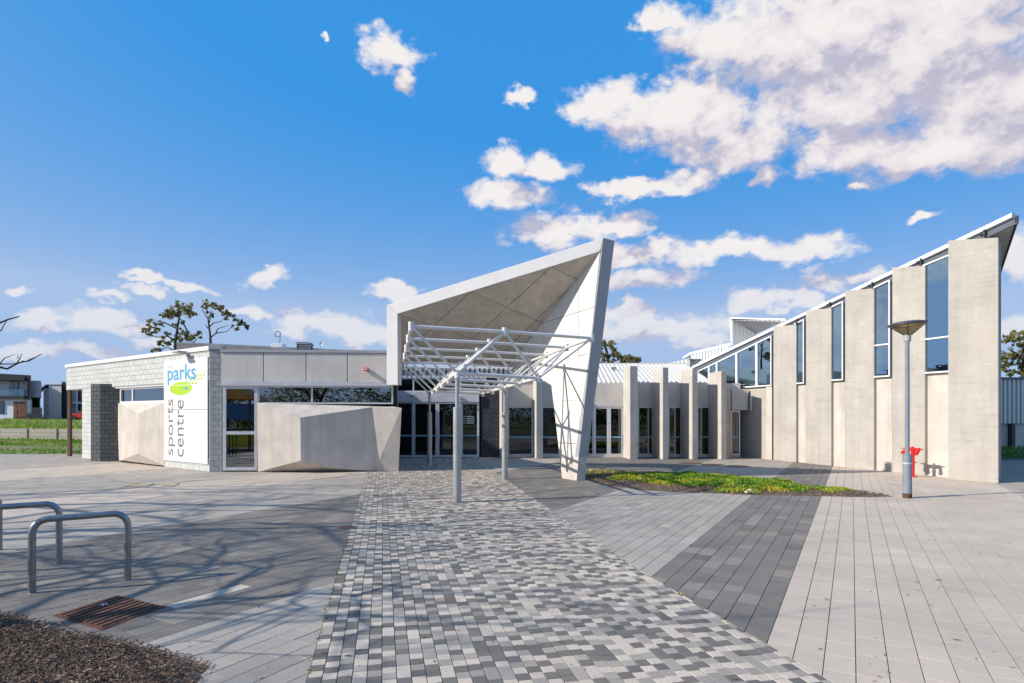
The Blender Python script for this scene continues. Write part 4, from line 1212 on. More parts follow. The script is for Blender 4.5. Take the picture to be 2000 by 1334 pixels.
# ================================================================ THE TALL HALL
HW = Wall(G(1498, 897), G(1950, 943.3))
hall = thing('sports_hall', 'tall concrete hall with narrow blue windows under a rising wing roof', 'building', G(1720, 920))
def hp(x, y, o=0.0): return HW.px(x, y, o)
REC = -.07
def base(p): return Vector((p.x, p.y, 0))
cols = [(1510.5, 1555, 637.4, 634.5), (1574, 1623.5, 606, 602), (1650.5, 1707, 567.5, 563.5), (1742.5, 1806.5, 522.5, 519)]
for i, (x0, x1, y0, y1) in enumerate(cols):
    a, b = hp(x0, y0, .035), hp(x1, y1, .035)
    mb = MB(); mb.prism([base(a), base(b), b, a], -HW.n * .5)
    mb.build('column', M['conc_hall'], hall, bevel=.01)
EC = Wall(G(1852, 936.8), G(1950, 944.0))
a, b = EC.px(1856, 469), EC.px(1956.5, 462.5)
mb = MB(); mb.prism([base(EC.a), base(EC.b), Vector((EC.b.x, EC.b.y, b.z)), Vector((EC.a.x, EC.a.y, a.z))], Vector((.62, .66, 0)))
mb.build('column', M['conc_hall'], hall, bevel=.01)['label'] = 'wide end column turned towards the plaza'
# infill, windows
bays = [(1555, 1574, 750, 632, 623, None), (1623.5, 1650.5, 743.8, 600.5, 588, None), (1707, 1742.5, 737, 562.5, 546, 675), (1806.5, 1857, 729, 518, 497.5, 662)]
def quad_window(par, pts, m, fw, trans=None, dp=.1):
    """sloping-headed window from four wall points (bl, br, tr, tl)"""
    bl, br, tr, tl = pts
    def bar(p, q, inn, mb):
        d = (q - p).normalized(); mb.prism([p, q, q + inn * fw, p + inn * fw], HW.n * dp)
    mb = MB(); z = Vector((0, 0, 1))
    bar(bl, br, z, mb); bar(tl, tr, -z, mb)
    dd = HW.d
    bar(bl + z * fw, tl - z * fw, dd, mb); bar(br + z * fw, tr - z * fw, -dd, mb)
    fr = None
    if trans:
        zt_ = trans
        p, q = Vector((bl.x, bl.y, zt_)) + dd * fw, Vector((br.x, br.y, zt_)) - dd * fw
        mb.prism([p, q, q + z * fw, p + z * fw], HW.n * dp * .98)
    fr = mb.build('window', M['white'], par)
    levels = [(bl, br)] + ([(Vector((bl.x, bl.y, trans)), Vector((br.x, br.y, trans)))] if trans else []) + [(tl, tr)]
    for (p, q), (s, t) in zip(levels, levels[1:]):
        mb = MB(); o = HW.n * dp * .4
        mb.prism([p + dd * .01 + z * .01 + o, q - dd * .01 + z * .01 + o, t - dd * .01 - z * .01 + o, s + dd * .01 - z * .01 + o], HW.n * .012)
        mb.build('pane', m, fr)
    return fr
for (x0, x1, ys, y0, y1, tr) in bays:
    o = REC
    bl, br = hp(x0, ys + .9, o), hp(x1, ys - 1.6, o)
    z0 = (bl.z + br.z) / 2
    if x1 > 1850:
        e = HW.pt((G(1852, 936.8) - HW.a).dot(HW.d), 0, o); br = Vector((e.x, e.y, z0))
    bl.z = br.z = z0
    tl = hp(x0, y0, o); t2 = hp(x1, y1, o)
    sl = (t2.z - tl.z) / max(.1, (base(t2) - base(tl)).length)
    tl = Vector((bl.x, bl.y, tl.z)); trr = Vector((br.x, br.y, tl.z + sl * (base(br) - base(bl)).length))
    mb = MB(); mb.prism([base(bl), base(br), br, bl], -HW.n * .3); mb.build('infill_wall', M['conc_warm'], hall)
    zt_ = hp((x0 + x1) / 2, tr, o).z if tr else None
    quad_window(hall, (bl + HW.n * .0 , br, trr, tl), M['glass_blue'], .045, zt_)
# the long stretch of glass and the low wall left of the first column
o = REC
sA = HW.sz(1420, 800, o)[0]; sB = HW.sz(1510.5, 800, o)[0]
zsill = hp(1465, 757, o).z
s_l = HW.sz(1352, 760, o)[0]
mb = MB(); wbox(mb, HW, s_l, sB, 0, zsill, o - .3, o); mb.build('infill_wall', M['conc_hall'], hall)['label'] = 'low concrete wall under the long raking window'
# step beside the narrow window
pA = HW.sz(1470, 800)[0]
mb = MB(); wbox(mb, HW, HW.sz(1496, 800)[0], sB, 0, zsill - .01, o + .001, 0); mb.build('infill_wall', M['conc_warm'], hall)
top_l, top_r = hp(1361, 727, o), hp(1509, 655.5, o)
sl = (top_r.z - top_l.z) / (base(top_r) - base(top_l)).length
def ztop_at(s): return top_l.z + sl * (s - (base(top_l) - HW.a).dot(HW.d))
ms = [s_l] + [HW.sz(x, 720, o)[0] for x in (1387.7, 1403, 1441.7, 1481)] + [sB]
for a, b in zip(ms, ms[1:]):
    quad_window(hall, (HW.pt(a, zsill, o), HW.pt(b, zsill, o), HW.pt(b, ztop_at(b), o), HW.pt(a, max(zsill + .2, ztop_at(a)), o)), M['glass_blue'], .055)
mb = MB(); p = hp(1467, 800, .05); mb.tube((p.x, p.y, hp(1467, 802, .05).z), (p.x, p.y, hp(1467, 773, .05).z), .05); mb.build('rainwater_pipe', M['conc_panel'], hall)
# roof wing
EDG = .03                                        # eave overhang beyond the wall line
rl, rr = hp(1351, 715.5, EDG), hp(1976, 415.5, EDG)
E_ = Vector((.60, .80, 0)); dlen = 16.0
def rise(p, q, z0, z1): return [Vector((p.x, p.y, p.z + z0)), Vector((q.x, q.y, q.z + z0)), Vector((q.x, q.y, q.z + z1)), Vector((p.x, p.y, p.z + z1))]
mb = MB(); mb.prism(rise(rl, rr, -.115, 0), HW.n * -.12); mb.build('white_fascia', M['white'], hall)
bk = E_ * dlen
mb = MB(); q1, q2 = rl - HW.n * .13, rr - HW.n * .13
mb.prism([q1 + Vector((0, 0, -.02)), q2 + Vector((0, 0, -.02)), q2 + bk + Vector((0, 0, -.02)), q1 + bk + Vector((0, 0, -.02))], (0, 0, -.09)); mb.build('roof', M['rooftin'], hall)
OB = -.03                                        # the steel beam sits just behind the column faces
pb, pt_ = hp(1360, 725.5, OB), hp(1354, 719.5, OB)
qb, qt_ = hp(1988, 436.5, OB), hp(1988, 420.5, OB)
mb = MB()
mb.prism([pb, qb, qt_, pt_], -HW.n * .03)
z_ = Vector((0, 0, 1))
for a, b in ((pb, qb), (pt_ - z_ * .035, qt_ - z_ * .035)):
    mb.prism([a + HW.n * .03, b + HW.n * .03, b + HW.n * .03 + z_ * .035, a + HW.n * .03 + z_ * .035], -HW.n * .03)
mb.build('eave_beam', M['steel_blue'], hall)
mb = MB()
mb.prism([qb, qt_, qt_ + bk, qb + bk], Vector((-.05, .03, 0))); mb.build('end_beam', M['dark_steel'], hall)
mb = MB()
e_ = -HW.n * .08
mb.prism([pb + e_ + z_ * .03, qb + e_ + z_ * .02 + Vector((-.06, .02, 0)), qb + bk + z_ * .02 + Vector((-.06, .02, 0)), pb + bk + z_ * .03], (0, 0, .03)); mb.build('soffit', M['conc_panel'], hall)
for x, y in ((1557, 629), (1622, 595), (1704.5, 557), (1800, 511.5), (1924, 456)):
    c = hp(x, y, .03)
    mb = MB(); mb.box(c, (.04, .10, .20), rz=math.atan2(HW.d.y, HW.d.x)); mb.box(c + HW.d * -.10 + Vector((0, 0, .03)), (.12, .04, .05), rz=math.atan2(HW.d.y, HW.d.x)); mb.build('beam_bracket', M['dark_steel'], hall)
# shell and contents seen through the glass
c0_, c1_ = HW.pt(s_l, 0, -.3), HW.pt(HW.len - .3, 0, -.35)
i0, i1 = c0_ + E_ * 9, c1_ + E_ * 9
mb = MB(); mb.prism([i0, i1, i1 + Vector((0, 0, 6.0)), i0 + Vector((0, 0, 3.6))], -HW.n * .2); mb.build('rear_wall', M['interior'], hall)
mb = MB(); mb.prism([c1_, i1, i1 + Vector((0, 0, 6.0)), c1_ + Vector((0, 0, 6.1))], -HW.d * -.12); mb.build('end_wall', M['conc_hall'], hall)
mb = MB(); mb.prism([c0_, i0, i0 + Vector((0, 0, 3.6)), c0_ + Vector((0, 0, 3.6))], HW.d * .15); mb.build('end_wall', M['interior'], hall)
mb = MB(); mb.prism([p + Vector((0, 0, .013)) for p in (c0_, c1_, i1, i0)], (0, 0, -.008)); mb.build('floor', M['interior'], hall)
mb = MB(); mb.tube(HW.pt(s_l + .6, zsill + .02, -1.7), HW.pt(HW.len - 2.0, zsill + .02, -1.7), .42, n=20)
k = s_l + 1
while k < HW.len - 2.2:
    mb.tube(HW.pt(k, zsill + .02, -1.7), HW.pt(k + .06, zsill + .02, -1.7), .45, n=20); k += 1.1
mb.build('air_duct', M['duct'], hall, smooth=True)
for k in range(4):
    s0 = s_l + 1.4 + k * 2.2
    zz = ztop_at(s0 + .6) - .75
    mb = MB(); c = HW.pt(s0 + .6, zz, -3.0); mb.box(c, (1.5, .22, .12), M=Matrix.Rotation(math.atan2(HW.d.y, HW.d.x), 3, 'Z') @ Matrix.Rotation(-math.atan(sl), 3, 'Y')); mb.build('light_batten', M['white'], hall)

# ---- roofs standing behind
rear = thing('rear_hall', 'pale ribbed metal sheds with raking roofs behind the colonnade', 'building', (11.5, 37, 0))
def rib_wall(par, pts, d, name, m, step=.22, dep=.05):
    """upright ribbed sheet: pts bottom-left, bottom-right, top-right, top-left"""
    bl, br, tr, tl = pts
    n = max(2, int((br - bl).length / step)); mb = MB()
    mb.prism([bl, br, tr, tl], d * -.06)
    for k in range(n):
        a, b = k / n, (k + .5) / n
        mb.prism([bl.lerp(br, a), bl.lerp(br, b), tl.lerp(tr, b), tl.lerp(tr, a)], d * dep)
    return mb.build(name, m, par)
nf = Vector((-.35, -.94, 0))
A_ = lambda x, y, d: AT(x, y, d)
def down(p, z): return Vector((p.x, p.y, z))
t1, t2 = A_(1272, 716.5, 35.0), A_(1347, 700.5, 33.5)
rib_wall(rear, [down(t1, 2.5), down(t2, 2.5), t2, t1], nf, 'ribbed_wall', M['cladding'])
t3 = A_(1371, 704, 35)
mb = MB(); mb.prism([down(t2, 2.5), down(A_(1366, 703, 37), 2.5), A_(1366, 703, 37), t2], Vector((0, .1, 0))); mb.build('side_wall', M['steel_blue'], rear)
mb = MB(); mb.prism([A_(1346, 699.5, 33.3), A_(1370, 704.5, 35.5), A_(1370, 700.5, 35.5), A_(1346, 702.5, 33.3)], Vector((.1, .4, 0))); mb.build('gutter_box', M['mortar'], rear)
u1, u2 = A_(1350, 692.5, 40), A_(1425, 674, 38)
rib_wall(rear, [down(u1, 3), down(u2, 3), u2, u1], nf, 'ribbed_wall', M['cladding'])
mb = MB(); mb.prism([u1 + Vector((-.1, 0, -.02)), u2 + Vector((0, 0, -.02)), u2 + Vector((0, 0, .14)), u1 + Vector((-.1, 0, .14))], Vector((.4, 3.0, 0))); mb.build('roof_edge', M['white'], rear)
mb = MB(); mb.prism([down(t1, 2.5) + Vector((0, 1, 0)), down(t2, 2.5) + Vector((0, 1, 0)), t2 + Vector((0, 1, -.05)), t1 + Vector((0, 1, -.05))], Vector((3, 8, 0))); mb.build('shed_body', M['cladding'], rear)
mon = thing('roof_lantern', 'white ribbed roof lantern with a grey soffit rising behind the wing roof', 'roof lantern', AT(1470, 655, 33))
v1, v2, v3 = A_(1428, 623, 32), A_(1431, 674, 32), A_(1480, 652, 33.5)
n2 = (v2 - v1).cross(v3 - v1).normalized()
if n2.y > 0: n2 = -n2
mb = MB(); mb.prism([v1, v2, v3 + Vector((0, 0, -.5)), v3], n2 * -.1)
for k in range(7):
    a = (k + .1) / 7; b = (k + .55) / 7
    tA, tB = v1.lerp(v3, a), v1.lerp(v3, b)
    mb.prism([Vector((tA.x, tA.y, v2.z + .62 * a)), Vector((tB.x, tB.y, v2.z + .62 * b)), tB, tA], n2 * .05)
mb.build('ribbed_wall', M['white'], mon)
s1, s2, s3 = A_(1432, 624, 31.9), A_(1477.5, 650.5, 33.4), A_(1528, 626.5, 29.5)
n3 = (s2 - s1).cross(s3 - s1).normalized()
mb = MB(); mb.prism([s1, s2, s3], n3 * .05)
for k in range(11):
    a, b = (k + .15) / 11, (k + .6) / 11
    mb.prism([s1.lerp(s3, a), s1.lerp(s3, b), s2.lerp(s3, b), s2.lerp(s3, a)], n3 * (-.05 if n3.z > 0 else .05))
mb.build('ribbed_soffit', M['fin_edge'], mon)
mb = MB(); mb.prism([A_(1426, 622, 31.9), A_(1534, 626, 29.4), A_(1534, 622.5, 29.4), A_(1426, 619.8, 31.9)], Vector((.5, 1.5, .03))); mb.build('roof_edge', M['white'], mon)

# ---- metal clad building past the hall
mc = thing('clad_building', 'grey ribbed metal clad building beyond the end column', 'building', (21.5, 25, 0))
YM = 26.0
m0, m1 = AT(1925, 800, YM), AT(2120, 800, YM)
zt_, zm = AT(1975, 741, YM).z, AT(1975, 827, YM).z
rib_wall(mc, [Vector((m0.x, YM, zm)), Vector((m1.x, YM, zm)), Vector((m1.x, YM, zt_)), Vector((m0.x, YM, zt_))], Vector((0, -1, 0)), 'metal_cladding', M['cladding'], .19, .07)
mb = MB(); mb.prism([(m0.x, YM - .12, zt_), (m1.x, YM - .12, zt_), (m1.x, YM - .12, zt_ + .09), (m0.x, YM - .12, zt_ + .09)], (0, .5, 0)); mb.build('roof_edge', M['steel_blue'], mc)
mb = MB(); mb.prism([(m0.x, YM + .1, 0), (m1.x, YM + .1, 0), (m1.x, YM + .1, zm), (m0.x, YM + .1, zm)], (0, .3, 0)); mb.build('concrete_base', M['conc_panel'], mc)
mb = MB(); p = AT(1975.5, 850, YM); mb.box((p.x, YM, zm / 2), (.16, .22, zm)); mb.build('dark_post', M['dark_steel'], mc)
mb = MB(); mb.prism([(m0.x, YM + .45, 0), (m1.x, YM + .45, 0), (m1.x, YM + .45, zt_), (m0.x, YM + .45, zt_)], (0, 6, 0)); mb.build('body', M['interior'], mc)
# ================================================================ THE FOLDED CANOPY
can = thing('entrance_canopy', 'folded entrance canopy with a white frame, mottled soffit and leaning fin', 'canopy', G(1126, 938.7))
fb = G(1126.2, 938.7); fr_ = G(1143, 938); fl_ = G(1097.4, 933.8)
FP = Wall((-3.9, 18.3), (fb.x, fb.y))                      # the plane of the white frame
def fp(x, y, o=0.0): return FP.px(x, y, o)
peak = fp(1178, 464.5); ipk = fp(1172.5, 491); itl = fp(776.5, 613); ibl = fp(777, 752); otl = fp(755, 596); obl = fp(755, 752)
TH = Vector((.30, .16, 0))                                  # how thick the fin is, towards its shaded side
IPn = (ipk - fb).cross(fl_ - fb).normalized()
def ip(x, y): return ON(x, y, fb, IPn)
k1 = ip(1059, 631)
SPn = (ipk - itl).cross(k1 - itl).normalized()
def sp_(x, y): return ON(x, y, itl, SPn)
print('CANOPY', peak, k1, sp_(826.6, 631), sp_(900, 712), sp_(1018, 676), ip(1018, 676))
BK = FP.n * -.22
mb = MB(); mb.prism([obl, otl, itl, ibl], BK); mb.build('frame_leg', M['fascia'], can, bevel=.01)
mb = MB(); mb.prism([otl, peak, ipk, itl], BK); mb.build('frame_beam', M['fascia'], can, bevel=.01)
def cut_panels(poly, lines):
    cells = [poly]
    for (a, b) in lines:
        f = halfplane(a, b); nx = []
        for c in cells:
            for g in (f, lambda p: -f(p)):
                q = clip(c, g)
                if len(q) > 2 and abs(area2(q)) > 40: nx.append(q)
        cells = nx
    return cells
def sheets(name, cells, proj, nrm, m, par, gap=.010, th=.03):
    for c in cells:
        c = [p for i, p in enumerate(c) if math.hypot(p[0] - c[i - 1][0], p[1] - c[i - 1][1]) > .6]
        P = [proj(x, y) for x, y in c]
        o = P[0]; e1 = (P[1] - P[0]).normalized(); e2 = nrm.cross(e1)
        q = [((p - o).dot(e1), (p - o).dot(e2)) for p in P]
        if area2(q) < 0: q = q[::-1]
        n_ = len(q)
        if all((q[(i + 1) % n_][0] - q[i][0]) * (q[(i + 2) % n_][1] - q[(i + 1) % n_][1]) - (q[(i + 1) % n_][1] - q[i][1]) * (q[(i + 2) % n_][0] - q[(i + 1) % n_][0]) > -1e-4 for i in range(n_)):
            q = shrink(q, gap)
        if len(q) < 3: continue
        mb = MB(); mb.prism([o + e1 * a + e2 * b for a, b in q], nrm * th); mb.build(name, m, par)
up_s = SPn if SPn.z > 0 else -SPn
soff = [(777, 613.3), (1172.0, 491.3), (1059, 631), (992, 713.8), (778.5, 711)]
slines = [((919.8, 569.4), (826, 657)), ((1077, 521), (913, 671)), ((1128.5, 547), (1000, 671)), ((919.8, 569.4), (1059, 631)), ((1077, 521), (1128.5, 547)), ((776, 613), (905, 656))]
sheets('soffit_panel', cut_panels(soff, slines), sp_, up_s, M['soffit'], can)
mb = MB(); mb.prism([sp_(x, y) + up_s * .035 for x, y in [(777, 613.3), (1172.0, 491.3), (1063, 631), (996, 713.8), (778.5, 711)]], up_s * .18); mb.build('roof', M['white_steel'], can)
for a, b in ((ipk, k1), (itl, sp_(778.5, 711))):
    mb = MB(); mb.tube(a + up_s * .05, b + up_s * .05, .055, n=8); mb.build('fold_trim', M['soffit'], can)
# the leaning fin
fin = [(1126.4, 893.5), (1172.0, 491.5), (1059, 631), (992, 713.8), (1041, 727), (1059.5, 741), (1077, 752.6), (1093, 893.5)]
flines = [((1128.5, 480), (1132, 900)), ((1040, 637), (1180, 594)), ((1060, 709), (1160, 689.5)), ((1060, 784), (1160, 780)), ((1060, 862), (1160, 869.5)), ((1060.7, 600), (1060.7, 900))]
fin[0] = (1130, 893.5)
fn = IPn if IPn.dot(Vector((1, .3, 0))) > 0 else -IPn
sheets('fin_panel', cut_panels(fin, flines), ip, fn, M['fin'], can, .009, .03)
mb = MB(); mb.prism([ip(x, y) + fn * .032 for x, y in fin], TH - fn * .06); mb.build('fin_core', M['fin_edge'], can)
# its grey leading edge and concrete foot
el = [(1130, 893.5), (1149, 719.5), (1172.2, 491.5), (1178, 464.5)]
EPn = ((fr_ - fb).cross(peak - fb)).normalized()
def ep(x, y): return ON(x, y, fb, EPn)
edge = [(1130, 893.5), (1149, 719.5), (1178, 464.5), (1200.5, 470), (1172.4, 700), (1146.2, 893.5)]
back = Vector((-.10, .22, 0))
mb = MB(); mb.prism([ep(x, y) for x, y in edge], back); mb.build('fin_edge', M['fin_edge'], can, bevel=.006)
foot = [Vector((p.x, p.y, 0)) for p in (fb, fr_, fr_ + Vector((-.42, .66, 0)), fl_)]
ft = [ep(1130, 893), ep(1146.2, 893), ep(1146.2, 893) + Vector((-.42, .66, 0)), ip(1093.5, 893)]
mb = MB(); mb.raw(foot + ft, [(0, 1, 5, 4), (1, 2, 6, 5), (2, 3, 7, 6), (3, 0, 4, 7), (4, 5, 6, 7)]); mb.build('concrete_foot', M['conc_warm'], can)

# ================================================================ THE STEEL PERGOLA FRAME
per = thing('steel_pergola', 'white tubular space frame on galvanised poles in front of the doors', 'pergola', G(893, 981))
def node(x, y, d): return AT(x, y, d)
P1, P2, P3 = G(893, 981), G(986, 936), G(839, 910)
dL, dR = (Vector((P3.x, P3.y, 0)) - Vector((P1.x, P1.y, 0))) / 5, None
Lb = [Vector((P1.x, P1.y, 2.655)) + Vector((dL.x, dL.y, -.023)) * i for i in range(6)]
R0_ = Vector((.58, 13.0, 2.61)); R2_ = Vector((P2.x, P2.y, 2.56)); dR = (R2_ - R0_) / 2
Rb = [R0_ + dR * i for i in range(5)]
T0, M0, S0 = AT(803, 637.5, 11.65), AT(985.4, 648, 12.5), AT(1156, 660.5, 13.45)
dT = Vector((dL.x, dL.y, -.024)); dS = Vector((-.42, 1.70, -.022)); dM = (dT + dS) / 2
Tt = [T0 + dT * i for i in range(6)]; Mt = [M0 + dM * i for i in range(6)]; St = [S0 + dS * i for i in range(5)]
def rod(name, a, b, r, trim=.03):
    d = (b - a).normalized()
    mb = MB(); mb.tube(a + d * trim, b - d * trim, r, n=12)
    # flattened tapered ends
    mb.build(name, M['white_steel'], per, smooth=True)
for i in range(6):
    rod('top_chord', Tt[i], Mt[i], .036)
    if i < 5: rod('top_chord', Mt[i], St[i], .036)
    if i < 5:
        rod('top_rail', Tt[i], Tt[i + 1], .036); rod('bottom_rail', Lb[i], Lb[i + 1], .042)
    if i < 4:
        rod('top_rail', St[i], St[i + 1], .036); rod('bottom_rail', Rb[i], Rb[i + 1], .042)
    if i < 5: rod('bottom_chord', Lb[i], Rb[i], .036)
    rod('web_strut', Tt[i], Lb[i], .028); rod('web_strut', Mt[i], Lb[i], .036 if i == 0 else .028)
    if i < 5: rod('web_strut', Mt[i], Rb[i], .028); rod('web_strut', St[i], Rb[i], .028)
    if i < 4: rod('web_strut', St[i + 1], Rb[i], .028)
for p in Tt + Mt + St:
    mb = MB(); mb.tube(p + Vector((0, 0, -.09)), p + Vector((0, 0, .09)), .055, n=12); mb.build('node', M['white_steel'], per, smooth=True)
for p in Lb + Rb:
    mb = MB(); mb.tube(p + Vector((0, 0, -.10)), p + Vector((0, 0, .06)), .055, n=12); mb.build('node', M['white_steel'], per, smooth=True)
for p, top, ysl in ((P1, Lb[0], 795), (P2, R2_, 806), (P3, Lb[5], 806)):
    z1 = EYE + (YH - ysl) / F * p.y
    mb = MB(); mb.lathe((p.x, p.y, 0), [(.085, 0), (.085, z1 - .004), (.078, z1), (.043, z1), ], 20); s = mb.build('pole_sleeve', M['galv'], per, smooth=True)
    mb = MB(); mb.tube((p.x, p.y, z1 - .01), (p.x, p.y, top.z - .09), .042, n=16); mb.build('pole', M['galv'], per, smooth=True)
    mb = MB(); mb.lathe((p.x, p.y, z1 * .62), [(.086, 0), (.088, .004), (.088, .012), (.086, .016)], 20); mb.build('weld_ring', M['galv'], s)

# ================================================================ STREET LAMP, HYDRANT, BICYCLE RAILS
lp = G(1772, 972.5)
lamp = thing('street_lamp', 'grey street lamp with an inverted cone head beside the low garden', 'street lamp', lp)
zs = EYE - (886.5 - YH) / F * lp.y; zr_ = EYE + (YH - 630) / F * lp.y; za = EYE + (YH - 655) / F * lp.y; zn = EYE + (YH - 667) / F * lp.y
M['lamp_glass'] = glass('amber_diffuser', (.92, .80, .56), 1.45, .02)
mb = MB(); mb.lathe(lp, [(.0875, .10), (.0875, zs - .006), (.082, zs), (.045, zs + .004)], 24); sl_ = mb.build('lower_sleeve', M['grey_paint'], lamp, smooth=True)
mb = MB(); mb.lathe(lp, [(.0885, zs - .215), (.0895, zs - .21), (.0895, zs - .19), (.0885, zs - .185)], 24); mb.build('band', M['alu'], sl_)
mb = MB(); mb.lathe(lp, [(.0885, -.01), (.0885, .105), (.087, .106)], 24); mb.build('rusty_foot', M['rust'], lamp, smooth=True)
mb = MB(); mb.lathe(lp, [(.046, zs), (.042, zn - .02), (0, zn - .02)], 20); mb.build('pole', M['grey_paint'], lamp, smooth=True)
mb = MB(); mb.lathe(lp, [(.05, zn - .03), (.05, zn), (.072, zn + .01), (.072, za), (.04, za + .01)], 20); mb.build('neck', M['fin_edge'], lamp, smooth=True)
tl_ = Matrix.Rotation(R(-4.5), 3, 'Y')
def lathe_tilt(prof, c, n=28):
    mb = MB(); mb.lathe((0, 0, 0), prof, n); mb.v = [tuple(tl_ @ Vector(v) + Vector(c)) for v in mb.v]; return mb
cc = (lp.x, lp.y, zr_ - .03)
hh = zr_ - za - .03
lathe_tilt([(.06, -hh), (.335, -.02), (.33, -.012), (.0, -.012)], cc).build('cone_diffuser', M['lamp_glass'], lamp, smooth=True)
lathe_tilt([(.325, -.02), (.05, -.05), (0, -.05)], cc).build('reflector', M['white_steel'], lamp, smooth=True)
lathe_tilt([(.335, -.03), (.372, -.012), (.368, .012), (.25, .05), (0, .065)], cc).build('cap', M['dark_steel'], lamp, smooth=True)
for k in range(4):
    a = R(60 + 90 * k)
    mb = MB(); p = Vector((math.cos(a) * .062, math.sin(a) * .062, -hh)); q = Vector((math.cos(a) * .345, math.sin(a) * .345, -.018))
    mb.tube(tl_ @ p + Vector(cc), tl_ @ q + Vector(cc), .007, n=6); mb.build('rib', M['dark_steel'], lamp)

hp_ = G(1782.5, 931.5)
hyd = thing('fire_hydrant', 'red pillar fire hydrant with two capped outlets behind the lamp post', 'fire hydrant', hp_)
dv = Vector((.33, -.944, 0))
mb = MB(); mb.lathe(hp_, [(.105, 0), (.105, .03), (.07, .032), (.05, .05), (.05, .62), (.062, .63), (.062, .68), (.05, .69), (.05, .78)], 16); mb.build('stand_pipe', M['red'], hyd, smooth=True)
mb = MB(); c = Vector((hp_.x, hp_.y, .80)); mb.tube(c - dv * .21, c + dv * .21, .048, n=14); mb.tube(c, c + Vector((0, 0, .08)), .04, n=12); mb.build('cross_head', M['red'], hyd, smooth=True)
for s in (-1, 1):
    e = c + dv * (.19 * s)
    mb = MB(); f_ = Vector((-.85, -.3, -.45)).normalized(); mb.tube(e + Vector((0, 0, -.01)), e + f_ * .12 + Vector((0, 0, -.04)), .04, .055, n=14); mb.tube(e + f_ * .10 + Vector((0, 0, -.035)), e + f_ * .16 + Vector((0, 0, -.05)), .062, .058, n=14); mb.build('outlet', M['red'], hyd, smooth=True)
    mb = MB(); mb.tube(e, e + dv * (.09 * s) + Vector((0, 0, .015)), .014, n=8); mb.tube(e + dv * (.09 * s) + Vector((0, -.05, .015)), e + dv * (.09 * s) + Vector((0, .05, .015)), .012, n=8); mb.build('valve_handle', M['red'], hyd)
mb = MB(); mb.tube((hp_.x + .05, hp_.y, .42), (hp_.x + .11, hp_.y - .03, .42), .014, n=8); mb.build('drain_cock', M['red'], hyd)

ra, rbb = G(62.5, 1158), G(249.5, 1133)
def rail(a, b, label):
    t = thing('bicycle_rail', label, 'bicycle rail', (a + b) / 2, 'bicycle rails beside the bark bed')
    H, rr = .735, .034; d = (b - a).normalized(); br = .135
    pts = [a, a + Vector((0, 0, H - br))]
    for k in range(1, 9):
        th = k / 8 * math.pi / 2; pts.append(a + Vector((0, 0, H - br)) + d * (br * (1 - math.cos(th))) + Vector((0, 0, br * math.sin(th))))
    q = []
    for k in range(1, 9):
        th = k / 8 * math.pi / 2; q.append(b + Vector((0, 0, H - br)) - d * (br * (1 - math.cos(th))) + Vector((0, 0, br * math.sin(th))))
    pts += q[::-1] + [b + Vector((0, 0, H - br)), b]
    mb = MB(); mb.path(pts, rr, 14); mb.build('hoop', M['galv_dark'], t, smooth=True)
    for p in (a, b):
        mb = MB(); mb.lathe(p, [(.048, .0), (.048, .004), (.034, .006)], 14); mb.build('foot_collar', M['galv_dark'], t)
    return t
r1 = rail(ra, rbb, 'nearest galvanised bicycle rail, standing just above the rusty drain grate')
off2 = G(115.5, 1101.5) - rbb
dup(r1, r1.location + off2, 'second galvanised bicycle rail, behind the nearest one')
dup(r1, r1.location + (G(-1.5, 1074) - rbb), 'farthest bicycle rail, only its end post in view')

# ================================================================ BACKGROUND ON THE LEFT
M['lawn'] = tone_mat('lawn_grass', [(0, (.10, .21, .014)), (.5, (.22, .37, .02)), (.85, (.36, .45, .04)), (1, (.48, .44, .08))], .7, .2)
def lawn_base():
    m, nt, b, _ = mat('lawn_soil')
    p = pos(nt); a = noise(nt, p, .5, 5, .6, .4, .62); f = noise(nt, p, 6, 4, .7)
    c = mixc(nt, a, mixc(nt, f, (.07, .14, .015), (.14, .22, .03)), mixc(nt, f, (.16, .12, .07), (.25, .2, .13)))
    nt.links.new(c, b.inputs['Base Color']); b.inputs['Roughness'].default_value = .95; bump(nt, b, f, .6, .05)
    return m
M['lawn_soil'] = lawn_base()
RW0, RW1 = Vector((-33.5, 32.2, 0)), Vector((-27.0, 39.0, 0))
RWl = Wall(Vector((-38, 27.5, 0)), Vector((-24.5, 41.6, 0)))
RWl = Wall(AT(-60, 860, 35.6), AT(175, 860, 34.4))
def zg(s): return .16 + .012 * s
xs = [RWl.pt(s, 0) for s in (-12, 0, 4, 8, 11, 20)]
mb = MB()
nx = 14
def low(a, t):
    # plaza edge to wall foot
    e = Vector((-26 + a * 16, 26.4 + 1.8 * a, -.02)); w_ = RWl.pt(-3 + a * 17, .32)
    p = e.lerp(w_, t); p.z = -.02 + .34 * min(1, t * 1.1) ** .8 + .03 * math.sin(a * 20 + t * 7)
    return p
g_ = [[low(i / nx, j / 8) for j in range(9)] for i in range(nx + 1)]
for i in range(nx):
    for j in range(8): mb.face([g_[i][j], g_[i + 1][j], g_[i + 1][j + 1], g_[i][j + 1]])
tag(mb.build('lawn', M['lawn_soil'], fix=False), 'worn grass verge between the paving and the sleeper wall', 'lawn', kind='structure')
ztopw = .985
mb = MB()
def hi(a, t):
    w_ = RWl.pt(-14 + a * 40, ztopw - .06, -.1); e = Vector((-95 + a * 75, 86 + a * 10, 1.5))
    p = w_.lerp(e, t); p.z = ztopw - .06 + .42 * t + .08 * math.sin(a * 31 + t * 9) * math.sin(t * 3.1)
    return p
for i in range(16):
    for j in range(10): mb.face([hi(i / 16, j / 10), hi((i + 1) / 16, j / 10), hi((i + 1) / 16, (j + 1) / 10), hi(i / 16, (j + 1) / 10)])
